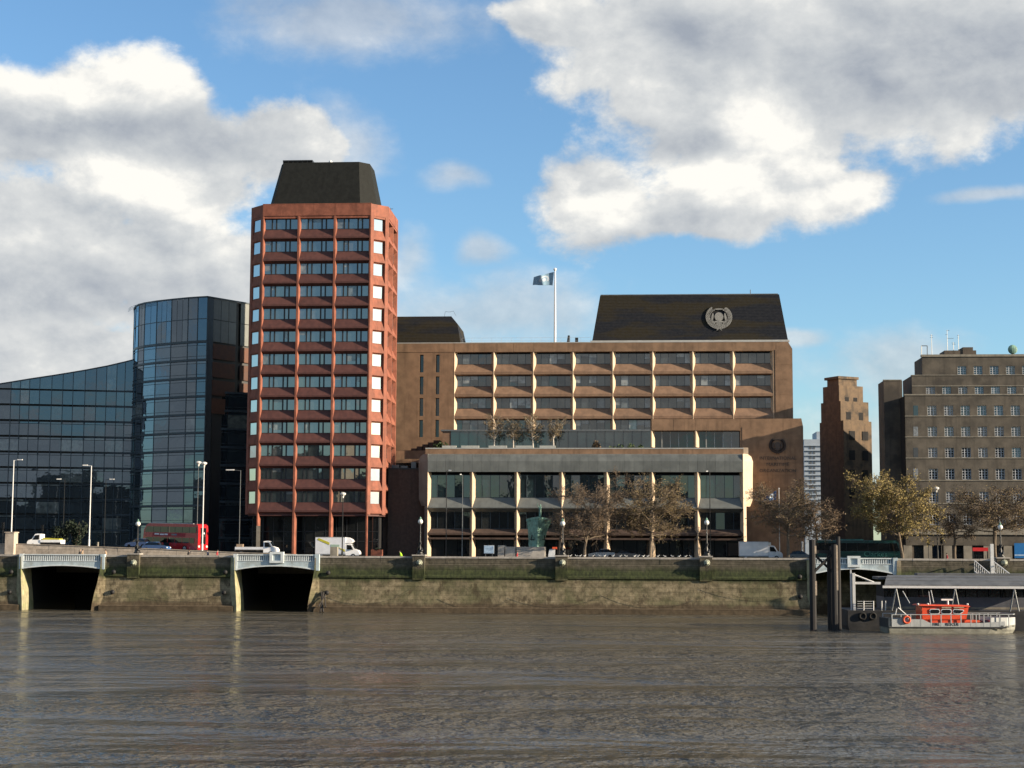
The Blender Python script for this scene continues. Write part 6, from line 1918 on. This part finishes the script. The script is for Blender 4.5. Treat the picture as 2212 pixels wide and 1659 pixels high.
# white mast and arm at the left end
mx_a, mx_b = at(1838, 1280, YO + 1).x, at(1847.5, 1280, YO + 1).x
MB().box(mx_a + .18, mx_b, YO + .8, YO + 1.2, zk, oz(1239, YO + 1)).build('mast', 'lamp_white', pon)
MB().box(mx_a - .05, mx_a + .10, YO + .85, YO + 1.15, zk, oz(1232, YO + 1)).build('mast_ladder', 'white_frame', pon)
MB().box(mx_b, at(1902, 1260, YO + 1).x, YO + .88, YO + 1.12, oz(1263, YO + 1), oz(1258, YO + 1)).build('mast_arm', 'lamp_white', pon)
MB().tube(at(1847, 1242, YO + 1), at(1888, 1258, YO + 1), .09, n=6).build('mast_stay', 'lamp_white', pon)
rl = MB()
for y in (1299, 1304, 1309, 1314):
    rl.tube(at(1852, y, YO + .5), at(1888, y, YO + .5), .035, n=4)
for px in (1866, 1887, 1905, 1913):
    rl.tube(at(px, 1319, YO + .5), at(px, 1298, YO + .5), .055, n=5)
rl.build('deck_railing', 'lamp_white', pon)

# gangway from the wall down to the pontoon
gw = thing('gangway', 'white lattice gangway sloping from the wall down to the pontoon', 'gangway', (at(2110, 1211, 234).x, 234, 6.5))
A1, B1 = at(2105, 1211, 234), at(2172, 1268, 201)
for off, nm in ((Vector((0, 0, 0)), 'left'), (Vector((2.5, 0, 0)), 'right')):
    a, b = A1 + off, B1 + off
    dn = Vector((0, 0, -1.5))
    MB().bar(a, b, .14).build('top_chord', 'lamp_white', gw)
    MB().bar(a + dn, b + dn, .16).build('bottom_chord', 'lamp_white', gw)
    n = 14
    for i in range(n):
        p_, q_ = a.lerp(b, i / n), a.lerp(b, (i + 1) / n)
        MB().bar(p_, p_ + dn, .09).build('lattice_post', 'lamp_white', gw)
        MB().bar(p_ + dn, q_, .035).build('lattice_brace', 'lamp_white', gw)
m_ = MB().loft([[tuple(A1 + Vector((.1, 0, -1.55))), tuple(A1 + Vector((2.4, 0, -1.55))), tuple(A1 + Vector((2.4, 0, -1.45))), tuple(A1 + Vector((.1, 0, -1.45)))],
                [tuple(B1 + Vector((.1, 0, -1.55))), tuple(B1 + Vector((2.4, 0, -1.55))), tuple(B1 + Vector((2.4, 0, -1.45))), tuple(B1 + Vector((.1, 0, -1.45)))]])
m_.build('deck', 'timber_old', gw)
p = at(2143.5, 1230, 228); gp_ = MB().box(p.x - .22, p.x + .22, 227.8, 228.2, 0, at(2143, 1175, 228).z)
tag(gp_.build('guide_pile', 'lamp_white', None, (p.x, 228, 0)), 'square guide pile standing between the two lattice sides of the gangway', 'pile')
# entrance sign and blue hoarding
p0, p1 = at(2101, 1190.5, 239), at(2134, 1183, 239)
sg = thing('pier_entrance_gate', 'dark pier entrance gate under a red sign board', 'gate', ((p0.x + p1.x) / 2, 239, PZ))
MB().box(p0.x, p1.x, 238.9, 239.1, p0.z, p1.z).build('sign_board', 'red_sign', sg)
for i in range(5):
    x = p0.x + .25 + i * .4
    MB().box(x, x + .28, 238.87, 238.9, p0.z + .17, p1.z - .17).build('sign_print', 'white_frame', sg) if False else None
for x in (p0.x, p1.x - .12):
    MB().box(x, x + .12, 238.95, 239.1, PZ, p0.z).build('gate_post', 'lamp_black', sg)
for i in range(8):
    x = p0.x + .25 + (p1.x - p0.x - .4) * i / 7
    MB().box(x, x + .04, 239, 239.04, PZ, p0.z - .5).build('gate_bar', 'lamp_black', sg)
p0, p1 = at(2192, 1207, 240), at(2260, 1173.5, 240)
hb_ = thing('blue_hoarding', 'bright blue notice hoarding at the right edge above the wall', 'hoarding', ((p0.x + p1.x) / 2, 240, PZ))
MB().box(p0.x, p1.x, 240, 240.15, p0.z + .1, p1.z).build('panel', 'blue_sign', hb_)
MB().box(p0.x, p1.x, 239.96, 240.0, p0.z + .42, p0.z + .62).build('stripe', 'pale_sign', hb_)
for x in (p0.x + .1, p0.x + 2, p0.x + 4):
    MB().box(x, x + .1, 240.15, 240.25, PZ, p1.z).build('post', 'lamp_grey', hb_)

# ================================================================== fire rescue boat
YF = 184.5
bt = thing('fire_rescue_boat', 'grey rescue boat with a bright orange-red cabin moored before the pontoon', 'boat', (at(2050, 1366, YF).x, YF + 2, 0))
fz_ = lambda y: at(2050, y, YF).z
fx_ = lambda px: at(px, 1340, YF).x
def hull_ring(u, z, k):
    """plan of the hull at one height: square stern left, blunt bow right"""
    xs0, xs1 = fx_(1914) + .25 * (1 - k), fx_(2203) - 1.3 * (1 - k)
    w = 2.1 * (.86 + .14 * k)
    pts = [(xs0, -w), (xs0 + 8, -w), (xs1 - 3.2, -w * .97), (xs1 - 1.2, -w * .72), (xs1, -w * .3), (xs1, w * .3), (xs1 - 1.2, w * .72), (xs1 - 3.2, w * .97), (xs0 + 8, w), (xs0, w)]
    return [(x, YF + 2.1 + y, z + (.22 * max(0, (x - xs1 + 5) / 5) ** 2 if k == 1 else 0)) for x, y in pts]
MB().loft([hull_ring(0, -.6, .5), hull_ring(0, .0, .75), hull_ring(0, .42, .95), hull_ring(0, fz_(1354), 1.0)]).build('hull', 'boat_hull', bt)
zdk = fz_(1354)
def bulwark(xa_, xb_, za_, zb_, y, m='boat_grey'):
    return MB().loft([[(xa_, y, zdk), (xb_, y, zdk), (xb_, y, zb_), (xa_, y, za_)], [(xa_, y + .08, zdk), (xb_, y + .08, zdk), (xb_, y + .08, zb_), (xa_, y + .08, za_)]])
MB().box(fx_(1915), fx_(2172), YF - .05, YF + .02, zdk - .16, zdk - .02).build('shadow_strip', 'dark_frame', bt)  # dark strip stands in for the shadowed gap below the side plates
zst, zlo, zbw = fz_(1337), fz_(1345.5), fz_(1335)
for y in (YF + .02, YF + 4.1):
    bulwark(fx_(1921), fx_(1988), fz_(1338), fz_(1338), y).build('side_plate', 'boat_grey', bt)
    bulwark(fx_(1988), fx_(2004), fz_(1338), zlo, y).build('side_plate', 'boat_grey', bt)
    bulwark(fx_(2004), fx_(2120), zlo, zlo, y).build('side_plate', 'boat_grey', bt)
    bulwark(fx_(2120), fx_(2170), zlo, fz_(1342), y).build('side_plate', 'boat_grey', bt)
MB().box(fx_(1913), fx_(1921), YF + .05, YF + 4.1, zdk - .1, fz_(1336)).build('stern_box', 'blue_frame', bt)
# bow plating follows the hull
hr_ = hull_ring(0, zdk, 1.0)
bow = [q for q in hr_[2:8]]
MB().loft([[(x, y, z) for x, y, z in bow] + [(x - .12, y * .98 + (YF + 2.1) * .02, z) for x, y, z in reversed(bow)],
           [(x, y, fz_(1334)) for x, y, z in bow] + [(x - .12, y * .98 + (YF + 2.1) * .02, fz_(1334)) for x, y, z in reversed(bow)]]).build('bow_plate', 'boat_grey', bt)
MB().box(fx_(1915), fx_(2180), YF + .1, YF + 4.0, zdk - .06, zdk + .04).build('deck', 'roof_grey', bt)
rt = fz_(1328.5)
posts = [1921, 1941, 1962, 1984, 2007, 2029, 2051, 2073, 2095, 2107, 2124, 2139, 2159, 2179]
for px in posts:
    for y in (YF + .06, YF + 4.1):
        MB().box(fx_(px) - .05, fx_(px) + .05, y - .05, y + .05, zdk, rt + .02).build('rail_post', 'boat_grey', bt)
for y in (YF + .06, YF + 4.1):
    MB().tube((fx_(1921), y, rt), (fx_(2188), y, rt + .08), .05, n=5).build('top_rail', 'boat_grey', bt)
MB().path([(fx_(2188), YF + .06, rt + .08), (fx_(2198), YF + .9, rt + .1), (fx_(2198), YF + 3.2, rt + .1), (fx_(2188), YF + 4.1, rt + .08)], .05, 5).build('bow_rail', 'boat_grey', bt)
# cabin
c0, c1, c2 = fx_(1992), fx_(2088), fx_(2096)
zc_b, zc_w, zc_t = zdk, fz_(1337), fz_(1310)
shell([(c0, zc_b), (c0, fz_(1309)), (c2, fz_(1311)), (c1 + .05, zc_w - .1), (fx_(2086), zc_b)], YF + .75, YF + 3.5, .12).build('cabin', 'boat_red', bt)
MB().loft([[(fx_(1984), YF + .6, fz_(1309)), (fx_(2098), YF + .6, fz_(1311)), (fx_(2098), YF + 3.6, fz_(1311)), (fx_(1984), YF + 3.6, fz_(1309))],
           [(fx_(1989), YF + .75, fz_(1306.5)), (fx_(2094), YF + .75, fz_(1308)), (fx_(2094), YF + 3.5, fz_(1308)), (fx_(1989), YF + 3.5, fz_(1306.5))]]).build('cabin_roof', 'boat_red', bt)
for (a, b, s) in ((2009, 2030, 0), (2034.5, 2056, 0), (2061, 2084, 1)):
    za, zb = fz_(1326), fz_(1317)
    def win(g, m, y, nm, par):
        k_ = .13; x0_, x1_ = fx_(a) - g, fx_(b) + g; z0_, z1_ = za - g, zb + g
        pts = [(x0_, z0_ + k_), (x0_, z1_ - k_), (x0_ + k_, z1_), (x1_ - k_, z1_ - .06 * s), (x1_, z1_ - k_ - .06 * s), (x1_ - .22 * s, z0_ + k_), (x1_ - k_ - .3 * s, z0_), (x0_ + k_, z0_ + .05 * s)]
        return MB().loft([[(x, y, z) for x, z in pts], [(x, y + .12, z) for x, z in pts]]).build(nm, m, par)
    w_ = win(.05, 'white_frame', YF + .74, 'window_frame', bt)
    win(-.02, 'glass_vehicle', YF + .715, 'pane', w_)
    MB().box(fx_(a), fx_(b), YF + .62, YF + .7, fz_(1314), fz_(1311.5)).build('name_board', 'cloth_tan', bt) if a > 2030 else None
rx_ = fx_(2056)
MB().tube((rx_, YF + 2, fz_(1307)), (rx_, YF + 2, fz_(1298.5)), .12, .10, 8).build('radar_post', 'white_paint', bt)
MB().box(fx_(2041.5), fx_(2067), YF + 1.9, YF + 2.12, fz_(1298.2), fz_(1294.8)).build('radar_bar', 'white_paint', bt)
MB().tube((fx_(2017), YF + 2, fz_(1307)), (fx_(2014), YF + 2, fz_(1279)), .05, .03, 6).build('aerial', 'white_frame', bt)
for px in (1984, 2006, 2094):
    MB().ball((fx_(px), YF + 1, fz_(1306)), .13, .13, .13, 8, 5).build('deck_light', 'headlight', bt)
MB().torus((fx_(1952.5), YF - .10, fz_(1339)), .36, .11, 'Y', 20, 8).build('life_ring', 'life_orange', bt)
ff = TXT[('FIRE', .44, 'dark_frame')]; rf = TXT[('RESCUE', .44, 'dark_frame')]
W = WP[bt.name]
sub('lettering', ff, bt, (fx_(2018) - W[0], YF - .0 - W[1], fz_(1349) - W[2]), rx=R(90))
sub('lettering', rf, bt, (fx_(2053) - W[0], YF - .0 - W[1], fz_(1349) - W[2]), rx=R(90))
MB().tube((fx_(2182), YF + 2, zdk), (fx_(2214), YF + 2, fz_(1306)), .06, .04, 6).build('jackstaff', 'white_frame', bt) if False else None
for px in (2018, 2041, 2164, 2188):
    MB().box(fx_(px) - .15, fx_(px) + .15, YF - .01, YF + .05, fz_(1353), fz_(1351)).build('scupper', 'dark_frame', bt) if px > 2100 else None
for (px, m) in ((2118, 'life_orange'), (2146, 'cloth_red'), (2132, 'cloth_navy'), (2100, 'life_orange')):
    MB().box(fx_(px) - .5, fx_(px) + .5, YF + 1.2, YF + 2.6, zdk, fz_(1341)).build('deck_locker', m, bt)
for (a, b) in (((1936, 1312), (1958, 1331)), ((1933, 1314), (1930, 1328)), ((1958, 1331), (1958, 1338))):
    MB().tube(at(*a, YF + 1), at(*b, YF + 1), .06, n=5).build('davit', 'lamp_white', bt)

bt.rotation_euler.z = R(5.5)

# ================================================================== signals and bollards along the road
def traffic_signal(px, ytop, Y, label):
    p = at(px, ytop, Y); zb = ramp_z(p.x) if px < 600 else base_z(Y)
    t = thing('traffic_signal', label, 'traffic light', (p.x, Y, zb), 'traffic signals')
    MB().tube((p.x, Y, zb), (p.x, Y, p.z - .1), .06, .055, 8).build('post', 'lamp_black', t)
    MB().box(p.x - .19, p.x + .19, Y - .16, Y + .02, p.z - 1.05, p.z).build('signal_head', 'lamp_black', t)
    for k in range(3):
        MB().tube((p.x, Y - .17, p.z - .2 - .32 * k), (p.x, Y - .32, p.z - .18 - .32 * k), .13, .14, 10, False).build('visor', 'lamp_black', t)
    return t
traffic_signal(7, 1128, 248, 'black traffic light at the left edge before the low glass wing')
traffic_signal(92, 1134, 262.8, 'thin black traffic light beyond the tipper truck')
traffic_signal(2005, 1163, 258.6, 'black traffic light before the ground floor of the stone offices')
traffic_signal(2033, 1160, 258.6, 'second black traffic light before the stone offices')
for i, (px, Y, lab) in enumerate(((211, 247.05, 'pale short bollard on the ramp wall right of the second lamp'), (1733, 259, 'short white post beside the slim flagpole'))):
    x = at(px, 1185, Y).x; zb = at(px, 1180, Y).z if px < 600 else GZ
    h = at(px, 1171 if px < 600 else 1169, Y).z - zb
    o = MB().lathe([(.16, 0), (.15, h * .8), (.18, h * .84), (.16, h * .95), (.05, h)], (x, Y, zb), 10).build('bollard', 'portland_trim' if px < 600 else 'lamp_white', None, (x, Y, zb))
    tag(o, lab, 'bollard')
person(2046, 241, 'person in red and white standing left of the pier entrance gate', 'cloth_red', 'cloth_navy', R(180))
person(2140, 241.5, 'person in navy right of the red pier sign', 'cloth_navy', 'cloth_black', 0)
